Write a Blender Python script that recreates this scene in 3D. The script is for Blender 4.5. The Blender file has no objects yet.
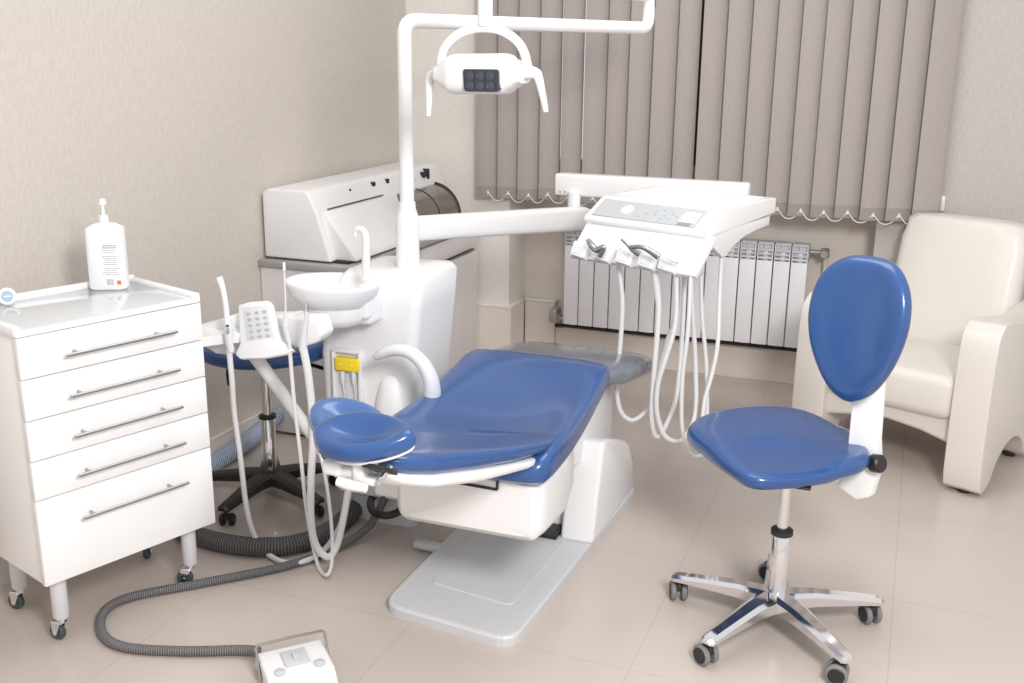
import bpy, bmesh, math, random
from mathutils import Vector, Matrix
random.seed(4)
V = Vector
PI = math.pi
S = bpy.context.scene
COL = S.collection
# ---------------------------------------------------------------- camera
FPX = 1054.0; PITCH = math.radians(15.508); ROLL = math.radians(.624); YAW = math.radians(-20.835)
CAM = V((0, 0, 1.6))
cF = V((math.sin(YAW)*math.cos(PITCH), math.cos(YAW)*math.cos(PITCH), -math.sin(PITCH)))
cR0 = V((math.cos(YAW), -math.sin(YAW), 0)); cU0 = cR0.cross(cF)
cR = cR0*math.cos(ROLL) + cU0*math.sin(ROLL); cU = cU0*math.cos(ROLL) - cR0*math.sin(ROLL)
cd = bpy.data.cameras.new('camera'); cam = bpy.data.objects.new('camera', cd); COL.objects.link(cam)
cd.sensor_width = 36; cd.lens = FPX/1024*36; cd.clip_start = .05; cd.clip_end = 60
cam.matrix_world = Matrix(((cR.x, cU.x, -cF.x, 0), (cR.y, cU.y, -cF.y, 0), (cR.z, cU.z, -cF.z, CAM.z), (0, 0, 0, 1)))
S.camera = cam
# ---------------------------------------------------------------- world, lights, exposure
S.view_settings.view_transform = 'Standard'; S.view_settings.look = 'None'
S.view_settings.gamma = 1; S.view_settings.use_curve_mapping = False
S.view_settings.exposure = 0.30
S.cycles.caustics_reflective = False; S.cycles.caustics_refractive = False
w = bpy.data.worlds.new('world'); S.world = w; w.use_nodes = True
w.node_tree.nodes['Background'].inputs[0].default_value = (1, .985, .975, 1)
w.node_tree.nodes['Background'].inputs[1].default_value = .70
def area(name, loc, target, sx, sy, power, col=(1, 1, 1)):
    l = bpy.data.lights.new(name, 'AREA'); l.shape = 'RECTANGLE'; l.size = sx; l.size_y = sy; l.energy = power; l.color = col
    o = bpy.data.objects.new(name, l); COL.objects.link(o); o.location = loc
    o.rotation_euler = (V(target)-V(loc)).to_track_quat('-Z', 'Y').to_euler()
    return o
area('softbox_light', (.75, .35, 2.4), (-.9, 3.0, .4), .65, .65, 78, (1, .98, .96))
area('ceiling_light', (-.7, 3.0, 2.9), (-.7, 3.4, 0), 1.5, 1.2, 19, (1, .98, .95))

# ---------------------------------------------------------------- pixel helpers (measuring only)
def ray(px, py): return (cF*FPX + cR*(px-512) - cU*(py-341.5))/FPX
def aty(px, py, Y): d = ray(px, py); return CAM + d*(Y/d.y)
def atx(px, py, X): d = ray(px, py); return CAM + d*(X/d.x)
def atz(px, py, Z): d = ray(px, py); return CAM + d*((Z-CAM.z)/d.z)

# ---------------------------------------------------------------- materials
MATS = {}
def mat(name, col, rough=.5, metal=0, spec=.5, coat=0, bump=None, var=None, trans=0, ior=1.45, alpha=1, sheen=0):
    m = bpy.data.materials.new(name); m.use_nodes = True; nt = m.node_tree; b = nt.nodes['Principled BSDF']
    b.inputs['Base Color'].default_value = (*col, 1); b.inputs['Roughness'].default_value = rough
    b.inputs['Metallic'].default_value = metal; b.inputs['Specular IOR Level'].default_value = spec
    b.inputs['Coat Weight'].default_value = coat; b.inputs['Coat Roughness'].default_value = .12
    b.inputs['Transmission Weight'].default_value = trans; b.inputs['IOR'].default_value = ior
    b.inputs['Alpha'].default_value = alpha
    tc = nt.nodes.new('ShaderNodeTexCoord')
    if var:   # (scale, amount)
        n = nt.nodes.new('ShaderNodeTexNoise'); n.inputs['Scale'].default_value = var[0]; n.inputs['Detail'].default_value = 6
        nt.links.new(tc.outputs['Object'], n.inputs['Vector'])
        mx = nt.nodes.new('ShaderNodeMix'); mx.data_type = 'RGBA'
        mx.inputs['A'].default_value = (*[c*(1-var[1]) for c in col], 1); mx.inputs['B'].default_value = (*[min(1, c*(1+var[1])) for c in col], 1)
        nt.links.new(n.outputs['Fac'], mx.inputs['Factor']); nt.links.new(mx.outputs['Result'], b.inputs['Base Color'])
    if bump:  # (scale, strength, distance)
        n = nt.nodes.new('ShaderNodeTexNoise'); n.inputs['Scale'].default_value = bump[0]; n.inputs['Detail'].default_value = 3
        nt.links.new(tc.outputs['Object'], n.inputs['Vector'])
        bp = nt.nodes.new('ShaderNodeBump'); bp.inputs['Strength'].default_value = bump[1]; bp.inputs['Distance'].default_value = bump[2]
        nt.links.new(n.outputs['Fac'], bp.inputs['Height']); nt.links.new(bp.outputs['Normal'], b.inputs['Normal'])
    MATS[name] = m; return m
M_WHITE = mat('white_plastic', (.79, .79, .80), .28, var=(9, .015))
M_WHITE2 = mat('white_enamel', (.80, .80, .82), .35, var=(5, .02))
M_CARTW = mat('white_melamine', (.86, .86, .87), .22, coat=.3, var=(3, .012))
M_BLUE = mat('blue_vinyl', (.022, .078, .245), .28, coat=.6, bump=(260, .05, .001), var=(4, .06))
M_BLUEPLASTIC = mat('film_covered_blue_vinyl', (.15, .17, .21), .25, coat=.8, bump=(30, .3, .01), var=(12, .2))
M_BLUEPALE = mat('light_blue_vinyl', (.05, .115, .30), .26, coat=.6, bump=(260, .05, .001), var=(4, .06))
M_CHROME = mat('chrome', (.82, .82, .84), .08, 1, var=(20, .02))
M_STEEL = mat('brushed_steel', (.42, .42, .42), .3, 1, var=(60, .06))
M_BLACK = mat('black_plastic', (.022, .020, .020), .42, var=(20, .2))
M_GREYP = mat('grey_plastic', (.55, .56, .58), .4, var=(10, .03))
M_LGREY = mat('light_grey_plastic', (.66, .67, .70), .4, var=(10, .03))
M_PLATF = mat('pale_grey_enamel', (.58, .59, .61), .38, bump=(350, .15, .001), var=(10, .03))
M_WHEEL = mat('grey_rubber', (.20, .20, .21), .55, var=(30, .1))
M_TEALWHEEL = mat('blue_grey_rubber', (.055, .08, .09), .5, var=(30, .1))
M_LEATHER = mat('cream_leather', (.70, .665, .625), .42, coat=.12, bump=(160, .25, .003), var=(6, .03))
M_CORD = mat('grey_silicone', (.70, .70, .71), .45, var=(10, .02))
M_YELLOW = mat('yellow_plastic', (.92, .68, .02), .4, var=(10, .03))
M_WORKTOP = mat('grey_laminate', (.36, .34, .33), .35, var=(40, .06))
M_CABSIDE = mat('speckled_white_laminate', (.76, .725, .725), .45, var=(220, .05))
M_MACH = mat('machine_enamel', (.80, .79, .79), .42, bump=(300, .08, .001), var=(8, .015))
M_SMOKE = mat('smoked_acrylic', (.20, .16, .15), .12, coat=.5, alpha=.80, var=(3, .2))
M_DARK = mat('dark_gap', (.03, .03, .03), .6, var=(10, .1))
M_RAD = mat('radiator_enamel', (.80, .80, .83), .3, var=(6, .015))
M_RADIN = mat('radiator_fins', (.66, .66, .69), .4, var=(6, .03))
M_PANEL = mat('silver_membrane', (.47, .48, .51), .35, var=(20, .03))
M_TEAL = mat('teal_print', (.18, .45, .47), .5, var=(10, .05))
M_ORANGE = mat('orange_print', (.75, .16, .04), .5, var=(10, .05))
M_INK = mat('grey_print', (.34, .34, .36), .5, var=(10, .05))
M_BOTTLE = mat('milky_plastic', (.82, .83, .85), .35, var=(6, .02))
M_LABELP = mat('label_paper', (.88, .88, .88), .5, var=(20, .02))
M_TRAYGL = mat('frosted_glass_tray', (.62, .65, .68), .08, coat=.6, var=(3, .04))
M_LENS = mat('lamp_lens', (.025, .03, .045), .08, coat=1, var=(30, .3))
M_LENSRING = mat('lens_ring', (.10, .115, .15), .15, .6, var=(30, .1))
M_GLASS = mat('window_glass', (.9, .95, 1), .02, trans=1, ior=1.1, var=(2, .01))
M_FRAME = mat('window_frame_white', (.8, .8, .8), .35, var=(6, .02))
M_FRAMED = mat('window_mullion_dark', (.05, .06, .08), .4, var=(6, .1))
M_PLINTH = mat('beige_ceramic', (.75, .69, .635), .18, coat=.2, var=(7, .04))
M_PLINTHEDGE = mat('pale_ceramic_edge', (.78, .74, .68), .2, var=(7, .03))
M_VALVE = mat('dull_nickel', (.42, .39, .37), .4, .6, var=(60, .2))
M_CLOCKF = mat('blue_dial', (.15, .30, .46), .3, var=(10, .1))

def wallpaper(name, col, col2, scale=90):
    m = bpy.data.materials.new(name); m.use_nodes = True; nt = m.node_tree; b = nt.nodes['Principled BSDF']
    tc = nt.nodes.new('ShaderNodeTexCoord'); mp = nt.nodes.new('ShaderNodeMapping'); mp.inputs['Scale'].default_value = (1, 1, .45)
    n = nt.nodes.new('ShaderNodeTexNoise'); n.inputs['Scale'].default_value = scale; n.inputs['Detail'].default_value = 5
    nt.links.new(tc.outputs['Object'], mp.inputs['Vector']); nt.links.new(mp.outputs['Vector'], n.inputs['Vector'])
    r = nt.nodes.new('ShaderNodeValToRGB'); r.color_ramp.elements[0].position = .35; r.color_ramp.elements[1].position = .65
    r.color_ramp.elements[0].color = (*col2, 1); r.color_ramp.elements[1].color = (*col, 1)
    nt.links.new(n.outputs['Fac'], r.inputs['Fac']); nt.links.new(r.outputs['Color'], b.inputs['Base Color'])
    bp = nt.nodes.new('ShaderNodeBump'); bp.inputs['Strength'].default_value = .35; bp.inputs['Distance'].default_value = .004
    nt.links.new(n.outputs['Fac'], bp.inputs['Height']); nt.links.new(bp.outputs['Normal'], b.inputs['Normal'])
    b.inputs['Roughness'].default_value = .75
    return m
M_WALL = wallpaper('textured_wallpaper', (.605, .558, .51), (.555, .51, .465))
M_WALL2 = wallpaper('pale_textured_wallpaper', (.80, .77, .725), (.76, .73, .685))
M_WALLR = wallpaper('toned_down_wallpaper', (.50, .465, .44), (.455, .42, .40))  # wallpaper colour darkened to offset the stronger light on the right wall
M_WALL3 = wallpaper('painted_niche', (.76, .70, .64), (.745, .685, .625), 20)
def floor_mat():
    m = bpy.data.materials.new('polished_floor_tiles'); m.use_nodes = True; nt = m.node_tree; b = nt.nodes['Principled BSDF']
    tc = nt.nodes.new('ShaderNodeTexCoord'); mp = nt.nodes.new('ShaderNodeMapping')
    mp.inputs['Location'].default_value = (1.23+.648*8+.0, -2.44+.665*8, 0)
    nt.links.new(tc.outputs['Object'], mp.inputs['Vector'])
    br = nt.nodes.new('ShaderNodeTexBrick'); br.offset = 0; br.inputs['Scale'].default_value = 1
    br.inputs['Brick Width'].default_value = .648; br.inputs['Row Height'].default_value = .665
    br.inputs['Mortar Size'].default_value = .0022; br.inputs['Mortar Smooth'].default_value = .3
    br.inputs['Color1'].default_value = (.555, .49, .445, 1); br.inputs['Color2'].default_value = (.545, .482, .438, 1); br.inputs['Mortar'].default_value = (.475, .42, .38, 1)
    nt.links.new(mp.outputs['Vector'], br.inputs['Vector'])
    n = nt.nodes.new('ShaderNodeTexNoise'); n.inputs['Scale'].default_value = 3.2; n.inputs['Detail'].default_value = 8; n.inputs['Distortion'].default_value = .8
    nt.links.new(tc.outputs['Object'], n.inputs['Vector'])
    mx = nt.nodes.new('ShaderNodeMix'); mx.data_type = 'RGBA'; mx.blend_type = 'MULTIPLY'; mx.inputs['Factor'].default_value = 1
    r = nt.nodes.new('ShaderNodeValToRGB'); r.color_ramp.elements[0].color = (.94, .93, .92, 1); r.color_ramp.elements[1].color = (1.0, 1.0, 1.0, 1)
    nt.links.new(n.outputs['Fac'], r.inputs['Fac']); nt.links.new(br.outputs['Color'], mx.inputs['A']); nt.links.new(r.outputs['Color'], mx.inputs['B'])
    nt.links.new(mx.outputs['Result'], b.inputs['Base Color'])
    b.inputs['Roughness'].default_value = .20; b.inputs['Specular IOR Level'].default_value = .5
    return m
M_FLOOR = floor_mat()
def fabric():
    m = bpy.data.materials.new('blind_fabric'); m.use_nodes = True; nt = m.node_tree; b = nt.nodes['Principled BSDF']
    tc = nt.nodes.new('ShaderNodeTexCoord'); n = nt.nodes.new('ShaderNodeTexNoise'); mp = nt.nodes.new('ShaderNodeMapping')
    mp.inputs['Scale'].default_value = (1, 1, 3); n.inputs['Scale'].default_value = 160; n.inputs['Detail'].default_value = 4
    nt.links.new(tc.outputs['Object'], mp.inputs['Vector']); nt.links.new(mp.outputs['Vector'], n.inputs['Vector'])
    r = nt.nodes.new('ShaderNodeValToRGB'); r.color_ramp.elements[0].position = .3; r.color_ramp.elements[1].position = .7
    r.color_ramp.elements[0].color = (.335, .295, .28, 1); r.color_ramp.elements[1].color = (.395, .355, .34, 1)
    nt.links.new(n.outputs['Fac'], r.inputs['Fac']); nt.links.new(r.outputs['Color'], b.inputs['Base Color'])
    b.inputs['Roughness'].default_value = .85
    return m
M_BLIND = fabric()
M_BLIND2 = mat('doubled_blind_fabric', (.30, .265, .25), .85, bump=(160, .1, .001), var=(120, .06))
def ribbed(name, c1, c2, rough, freq):
    """rings that follow the hose through its UV layer"""
    m = bpy.data.materials.new(name); m.use_nodes = True; nt = m.node_tree; b = nt.nodes['Principled BSDF']
    uv = nt.nodes.new('ShaderNodeTexCoord'); sp = nt.nodes.new('ShaderNodeSeparateXYZ'); nt.links.new(uv.outputs['UV'], sp.inputs[0])
    mu = nt.nodes.new('ShaderNodeMath'); mu.operation = 'MULTIPLY'; mu.inputs[1].default_value = freq*2*PI; nt.links.new(sp.outputs['Y'], mu.inputs[0])
    si = nt.nodes.new('ShaderNodeMath'); si.operation = 'SINE'; nt.links.new(mu.outputs[0], si.inputs[0])
    ma = nt.nodes.new('ShaderNodeMapRange'); ma.inputs[1].default_value = -1; ma.inputs[2].default_value = 1; nt.links.new(si.outputs[0], ma.inputs[0])
    r = nt.nodes.new('ShaderNodeValToRGB'); r.color_ramp.elements[0].color = (*c1, 1); r.color_ramp.elements[1].color = (*c2, 1)
    r.color_ramp.elements[0].position = .3; r.color_ramp.elements[1].position = .7
    nt.links.new(ma.outputs[0], r.inputs['Fac']); nt.links.new(r.outputs['Color'], b.inputs['Base Color'])
    bp = nt.nodes.new('ShaderNodeBump'); bp.inputs['Strength'].default_value = .9; bp.inputs['Distance'].default_value = .003
    nt.links.new(ma.outputs[0], bp.inputs['Height']); nt.links.new(bp.outputs['Normal'], b.inputs['Normal'])
    b.inputs['Roughness'].default_value = rough
    return m
M_HOSE = ribbed('grey_corrugated_hose', (.10, .10, .105), (.24, .235, .24), .4, 150)
M_HOSED = ribbed('dark_corrugated_hose', (.045, .042, .042), (.14, .13, .13), .4, 110)
M_HOSEB = ribbed('blue_white_corrugated_hose', (.08, .17, .36), (.62, .66, .72), .4, 85)

# ---------------------------------------------------------------- mesh helpers
def merge(bm, src):
    me = bpy.data.meshes.new('tmp'); src.to_mesh(me); bm.from_mesh(me); bpy.data.meshes.remove(me); src.free()
def basis(o=(0, 0, 0), rotz=0):
    return Matrix.Translation(V(o)) @ Matrix.Rotation(rotz, 4, 'Z')
def box(bm, lo, hi, bev=0, seg=2, M=None):
    t = bmesh.new(); bmesh.ops.create_cube(t, size=1)
    lo, hi = V(lo), V(hi); c = (lo+hi)/2; s = hi-lo
    for v in t.verts: v.co = V((v.co.x*s.x, v.co.y*s.y, v.co.z*s.z)) + c
    if bev: bmesh.ops.bevel(t, geom=t.edges[:], offset=bev, segments=seg, affect='EDGES', profile=.5)
    if M: t.transform(M)
    merge(bm, t); return bm
def spline(pts, n=8, closed=False):
    pts = [V(p) for p in pts]; out = []; N = len(pts)
    rng = range(N) if closed else range(N-1)
    for i in rng:
        if closed: p0, p1, p2, p3 = pts[i-1], pts[i], pts[(i+1) % N], pts[(i+2) % N]
        else: p0, p1, p2, p3 = pts[max(i-1, 0)], pts[i], pts[i+1], pts[min(i+2, N-1)]
        for k in range(n):
            t = k/n
            out.append(.5*((2*p1)+(-p0+p2)*t+(2*p0-5*p1+4*p2-p3)*t*t+(-p0+3*p1-3*p2+p3)*t**3))
    if not closed: out.append(pts[-1])
    return out
def tube(bm, pts, r, n=12, smooth=0, flat=1.0, up=None):
    """tube along pts; r number or list (per control point); flat squashes along the frame's second axis"""
    pts = [V(p) for p in pts]; rs = r if isinstance(r, (list, tuple)) else [r]*len(pts)
    if smooth:
        P = spline([(*p,) for p in pts], smooth); R = []
        for i in range(len(pts)-1):
            for k in range(smooth): R.append(rs[i]+(rs[i+1]-rs[i])*k/smooth)
        R.append(rs[-1])
    else: P, R = pts, list(rs)
    uvl = bm.loops.layers.uv.verify()
    T = []
    for i in range(len(P)):
        a = P[max(i-1, 0)]; b = P[min(i+1, len(P)-1)]; T.append((b-a).normalized())
    nrm = (V(up) if up else (V((0, 0, 1)) if abs(T[0].z) < .9 else V((1, 0, 0))))
    nrm = (nrm - T[0]*nrm.dot(T[0])).normalized()
    rings = []; L = [0]
    for i in range(len(P)):
        if i:
            L.append(L[-1]+(P[i]-P[i-1]).length)
            nrm = (nrm - T[i]*nrm.dot(T[i]))
            nrm = nrm.normalized() if nrm.length > 1e-6 else T[i].orthogonal().normalized()
        bi = T[i].cross(nrm)
        rings.append([bm.verts.new(P[i] + (nrm*math.cos(2*PI*k/n)*flat + bi*math.sin(2*PI*k/n))*R[i]) for k in range(n)])
    for i in range(len(rings)-1):
        for k in range(n):
            f = bm.faces.new((rings[i][k], rings[i][(k+1) % n], rings[i+1][(k+1) % n], rings[i+1][k]))
            for lp, (u, v) in zip(f.loops, ((k/n, L[i]), ((k+1)/n, L[i]), ((k+1)/n, L[i+1]), (k/n, L[i+1]))): lp[uvl].uv = (u, v)
    bm.faces.new(rings[0][::-1]); bm.faces.new(rings[-1]); return bm
def fillet(pts, rad, n=6):
    pts = [V(p) for p in pts]; out = [pts[0]]
    for i in range(1, len(pts)-1):
        a = (pts[i-1]-pts[i]).normalized(); b = (pts[i+1]-pts[i]).normalized(); r_ = min(rad, (pts[i-1]-pts[i]).length*.49, (pts[i+1]-pts[i]).length*.49)
        for k in range(n+1):
            t = k/n; out.append((1-t)**2*(pts[i]+a*r_)+2*t*(1-t)*pts[i]+t*t*(pts[i]+b*r_))
    return out+[pts[-1]]
def loft(bm, rings, cap=True):
    vr = [[bm.verts.new(p) for p in r] for r in rings]; n = len(vr[0])
    for i in range(len(vr)-1):
        for k in range(n): bm.faces.new((vr[i][k], vr[i][(k+1) % n], vr[i+1][(k+1) % n], vr[i+1][k]))
    if cap:
        for r, s in ((vr[0], -1), (vr[-1], 1)):
            c = bm.verts.new(sum((v.co for v in r), V())/n)
            for k in range(n):
                bm.faces.new((r[k], r[(k+1) % n], c) if s == 1 else (r[(k+1) % n], r[k], c))
    return bm
def lathe(bm, prof, M=None, n=32):
    """prof (r,z) list, from bottom to top"""
    M = M or Matrix.Identity(4)
    return loft(bm, [[M @ V((max(r, 1e-4)*math.cos(2*PI*k/n), max(r, 1e-4)*math.sin(2*PI*k/n), z)) for k in range(n)] for r, z in prof])
def cyl(bm, p0, p1, r, n=20, r2=None, bev=0):
    p0, p1 = V(p0), V(p1); d = p1-p0; Mt = Matrix.Translation(p0) @ d.to_track_quat('Z', 'Y').to_matrix().to_4x4(); h = d.length
    r2 = r if r2 is None else r2
    pr = [(r-bev, 0), (r, bev), (r2, h-bev), (r2-bev, h)] if bev else [(r, 0), (r2, h)]
    return lathe(bm, pr, Mt, n)
def prism(bm, poly, o, u, v, wv, bev=0, seg=2):
    """polygon poly (a,b) in the plane o+a*u+b*v, extruded by vector wv"""
    t = bmesh.new(); o, u, v, wv = V(o), V(u), V(v), V(wv)
    a = [t.verts.new(o+u*p[0]+v*p[1]) for p in poly]; b = [t.verts.new(x.co+wv) for x in a]; n = len(poly)
    t.faces.new(a[::-1]); t.faces.new(b)
    for k in range(n): t.faces.new((a[k], a[(k+1) % n], b[(k+1) % n], b[k]))
    bmesh.ops.recalc_face_normals(t, faces=t.faces[:])
    if bev: bmesh.ops.bevel(t, geom=[e for e in t.edges if e.calc_face_angle(0) > .5], offset=bev, segments=seg, affect='EDGES', profile=.5, clamp_overlap=True)
    merge(bm, t); return bm
def cushion(bm, outline, prof, M=None, zf=None):
    """outline 2-D closed list; prof [(scale, z)]; zf(x,y,z) extra height"""
    M = M or Matrix.Identity(4); cx = sum(p[0] for p in outline)/len(outline); cy = sum(p[1] for p in outline)/len(outline)
    rings = []
    for s, z in prof:
        R = []
        for p in outline:
            x, y = cx+(p[0]-cx)*s, cy+(p[1]-cy)*s
            R.append(M @ V((x, y, z+(zf(x, y, z) if zf else 0))))
        rings.append(R)
    return loft(bm, rings)
def ol(pts, n=8): return [(p.x, p.y) for p in spline([(a, b, 0) for a, b in pts], n, True)]
def cprof(t, r, e=.10, k=5, top=4):
    """rounded cushion profile: thickness t, edge inset e (in scale), with inner rings on both faces"""
    p = [(.02, 0), (.5, 0), (1-e*.9, 0)]
    for i in range(k+1):
        a = -PI/2+PI*i/k; p.append((1-e+e*math.cos(a), t/2+t/2*math.sin(a)))
    for i in range(1, top+1): p.append(((1-e)*(1-i/(top+.15)), t))
    return p

WM = {}   # world matrix of every thing, for placing world-built parts
def setp(o, label=None, cat=None, group=None, kind=None):
    if label: o['label'] = label
    if cat: o['category'] = cat
    if group: o['group'] = group
    if kind: o['kind'] = kind
def thing(name, label, cat, loc=(0, 0, 0), rotz=0, group=None):
    o = bpy.data.objects.new(name, None); COL.objects.link(o); o.empty_display_size = .1
    o.location = loc; o.rotation_euler = (0, 0, rotz); WM[o.name] = basis(loc, rotz)
    setp(o, label, cat, group); return o
def mk(name, bm, m, smooth=True, ang=40):
    bmesh.ops.recalc_face_normals(bm, faces=bm.faces[:])
    me = bpy.data.meshes.new(name); bm.to_mesh(me); bm.free(); me.materials.append(m)
    if smooth:
        me.polygons.foreach_set('use_smooth', [True]*len(me.polygons))
        try: me.set_sharp_from_angle(angle=math.radians(ang))
        except Exception: pass
    o = bpy.data.objects.new(name, me); COL.objects.link(o); return o
def part(name, bm, m, parent, local=False, label=None, smooth=True, ang=40):
    Mw = WM[parent.name]
    if not local: bm.transform(Mw.inverted())
    o = mk(name, bm, m, smooth, ang); o.parent = parent; WM[o.name] = Mw
    if label: o['label'] = label
    return o
def solo(name, bm, m, label, cat, group=None, smooth=True, kind=None, ang=40):
    xs = [v.co for v in bm.verts]
    c = V(((min(p.x for p in xs)+max(p.x for p in xs))/2, (min(p.y for p in xs)+max(p.y for p in xs))/2, min(p.z for p in xs)))
    bm.transform(Matrix.Translation(-c)); o = mk(name, bm, m, smooth, ang); o.location = c; WM[o.name] = Matrix.Translation(c)
    setp(o, label, cat, group, kind); return o
def struct(name, bm, m, parent=None, smooth=False):
    if parent: return part(name, bm, m, parent, smooth=smooth)
    o = mk(name, bm, m, smooth); o['kind'] = 'structure'; WM[o.name] = Matrix.Identity(4); return o
def B(): return bmesh.new()

# ================================================================= ROOM
XL = -2.49; YB = 4.99; YN = 5.227
struct('floor', box(B(), (XL-.1, -1.2, -.1), (3.2, YN+.25, 0)), M_FLOOR)
struct('wall_left', box(B(), (XL-.1, -1.2, 0), (XL, YN+.25, 2.75)), M_WALL)
bm = B()
box(bm, (XL, YB, 0), (-1.92, YN+.12, 2.75)); struct('wall_back_left_pier', bm, M_WALL2)
struct('wall_back_right', box(B(), (-.15, YB, 0), (3.2, YN+.12, 2.75)), M_WALLR)
bm = B()
box(bm, (-1.92, YN, 0), (-.15, YN+.12, .98)); box(bm, (-1.92, YN, 2.45), (-.15, YN+.12, 2.75)); struct('wall_niche', bm, M_WALL3)
# left skirting, back plinths
bm = B(); box(bm, (XL, -1.2, 0), (XL+.014, 3.63, .105)); bb = struct('baseboard_left', bm, M_PLINTH)
part('top_edge', box(B(), (XL, -1.2, .105), (XL+.018, 3.63, .115), .003), M_PLINTHEDGE, bb)
bb = struct('baseboard_back', box(B(), (XL+.02, YB-.02, 0), (-1.90, YN-.06, .30)), M_PLINTH)
part('top_edge', box(B(), (XL+.02, YB-.024, .30), (-1.896, YN-.06, .312), .003), M_PLINTHEDGE, bb)
bb = struct('baseboard_niche', box(B(), (-1.896, YN-.05, 0), (-1.73, YN, .30)), M_PLINTH)
part('top_edge', box(B(), (-1.896, YN-.055, .30), (-1.725, YN, .312), .003), M_PLINTHEDGE, bb)
struct('baseboard_radiator', box(B(), (-1.73, YN-.03, 0), (-.15, YN, .17), .002), M_PLINTH)
struct('baseboard_right', box(B(), (-.15, YB-.014, 0), (3.2, YB, .105), .002), M_PLINTH)
# window in the niche, behind the blinds
bm = B(); xl, xr, zb, zt, yw = -1.90, -.17, .98, 2.45, YN+.05
for a, b in (((xl, yw, zb), (xl+.07, yw+.06, zt)), ((xr-.07, yw, zb), (xr, yw+.06, zt)), ((xl, yw, zb), (xr, yw+.06, zb+.07)), ((xl, yw, zt-.07), (xr, yw+.06, zt))): box(bm, a, b, .004)
win = struct('window_1', bm, M_FRAME)
part('mullion', box(B(), (-1.12, yw-.005, zb+.07), (-1.0, yw+.06, zt-.07), .004), M_FRAMED, win, label='dark window mullion')
part('pane', box(B(), (xl+.07, yw+.025, zb+.07), (-1.12, yw+.031, zt-.07)), M_GLASS, win)
part('pane', box(B(), (-1.0, yw+.025, zb+.07), (xr-.07, yw+.031, zt-.07)), M_GLASS, win)
part('window_sill', box(B(), (-1.915, YN-.12, .955), (-.155, YN+.05, .98), .006), M_FRAME, win)

# ================================================================= VERTICAL BLIND
YBL = 4.915
bl = thing('vertical_blind', 'taupe fabric vertical blind hanging in front of the window with white hem chain', 'blind', ((-2.06+.1)/2, YBL, .88))
part('headrail', box(B(), (-2.08, YBL-.03, 2.44), (.14, YBL+.03, 2.49), .004), M_FRAME, bl)
e = [-2.064, -1.951, -1.846, -1.736, -1.628, -1.517, -1.404, -1.302, -1.190, -1.080, -.968, -.857, -.749, -.638, -.532, -.43, -.332, -.225, -.114, -.01, .10]
hems = []
for i in range(20):
    x0, x1 = e[i], e[i+1]; w_ = .122; zb_ = .885 + random.uniform(-.006, .006)
    tilt = math.radians(random.uniform(17, 23)); gap = i in (3, 4); gap2 = i == 9
    cx_ = (x0+x1)/2 + (.006 if not gap else -.003)
    if gap: w_ = .1015
    if gap2: w_ = .096; cx_ -= .010
    if i == 6: w_ = .112
    # curved strip: slight arc across the width, 1.2 mm thick
    n = 8; bm = B(); zt_ = 2.44
    def sp(t, z, off): 
        a = (t-.5)*w_; b = -.013*(1-(2*t-1)**2)+off
        return V((cx_+a*math.cos(tilt)-b*math.sin(tilt)*-1, YBL+a*math.sin(tilt)+b*math.cos(tilt), z))
    def strip(bm, za, zb2, o1, o2):
        ring = lambda z: [sp(k/n, z, o1) for k in range(n+1)]+[sp(k/n, z, o2) for k in range(n, -1, -1)]
        loft(bm, [ring(za), ring(zb2)])
    strip(bm, zb_, zt_, -.0006, .0006)
    sl = part('slat', bm, M_BLIND, bl)
    bm = B(); strip(bm, zb_, zb_+.055, -.0026, .0026); part('weight_pocket', bm, M_BLIND2, sl)
    hems.append((sp(0, zb_+.03, -.004), sp(1, zb_+.03, -.004)))
bm = B()
for i in range(19):
    a = (hems[i][0]+hems[i][1])/2+V((0, -.012, 0)); b = (hems[i+1][0]+hems[i+1][1])/2+V((0, -.012, 0))
    m_ = (a+b)/2 - V((0, 0, .045))
    tube(bm, [a, a.lerp(m_, .5)-V((0, 0, .012)), m_, b.lerp(m_, .5)-V((0, 0, .012)), b], .0022, 5, 4)
    tube(bm, [a+V((0,0,.004)), a-V((0, 0, .014))], .004, 6)
part('bottom_chain', bm, M_FRAME, bl, label='thin white bead chain linking the slats')
p = aty(941, 203, 4.975)
bm = B(); box(bm, (p.x-.016, YB-.02, p.z-.035), (p.x+.016, YB, p.z+.03), .003); cyl(bm, (p.x, YB-.03, p.z+.01), (p.x, YB-.015, p.z+.01), .008)
solo('chain_clip', bm, M_WHITE, 'small white plastic cord clip on the wall just right of the blind', 'clip')

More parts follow.
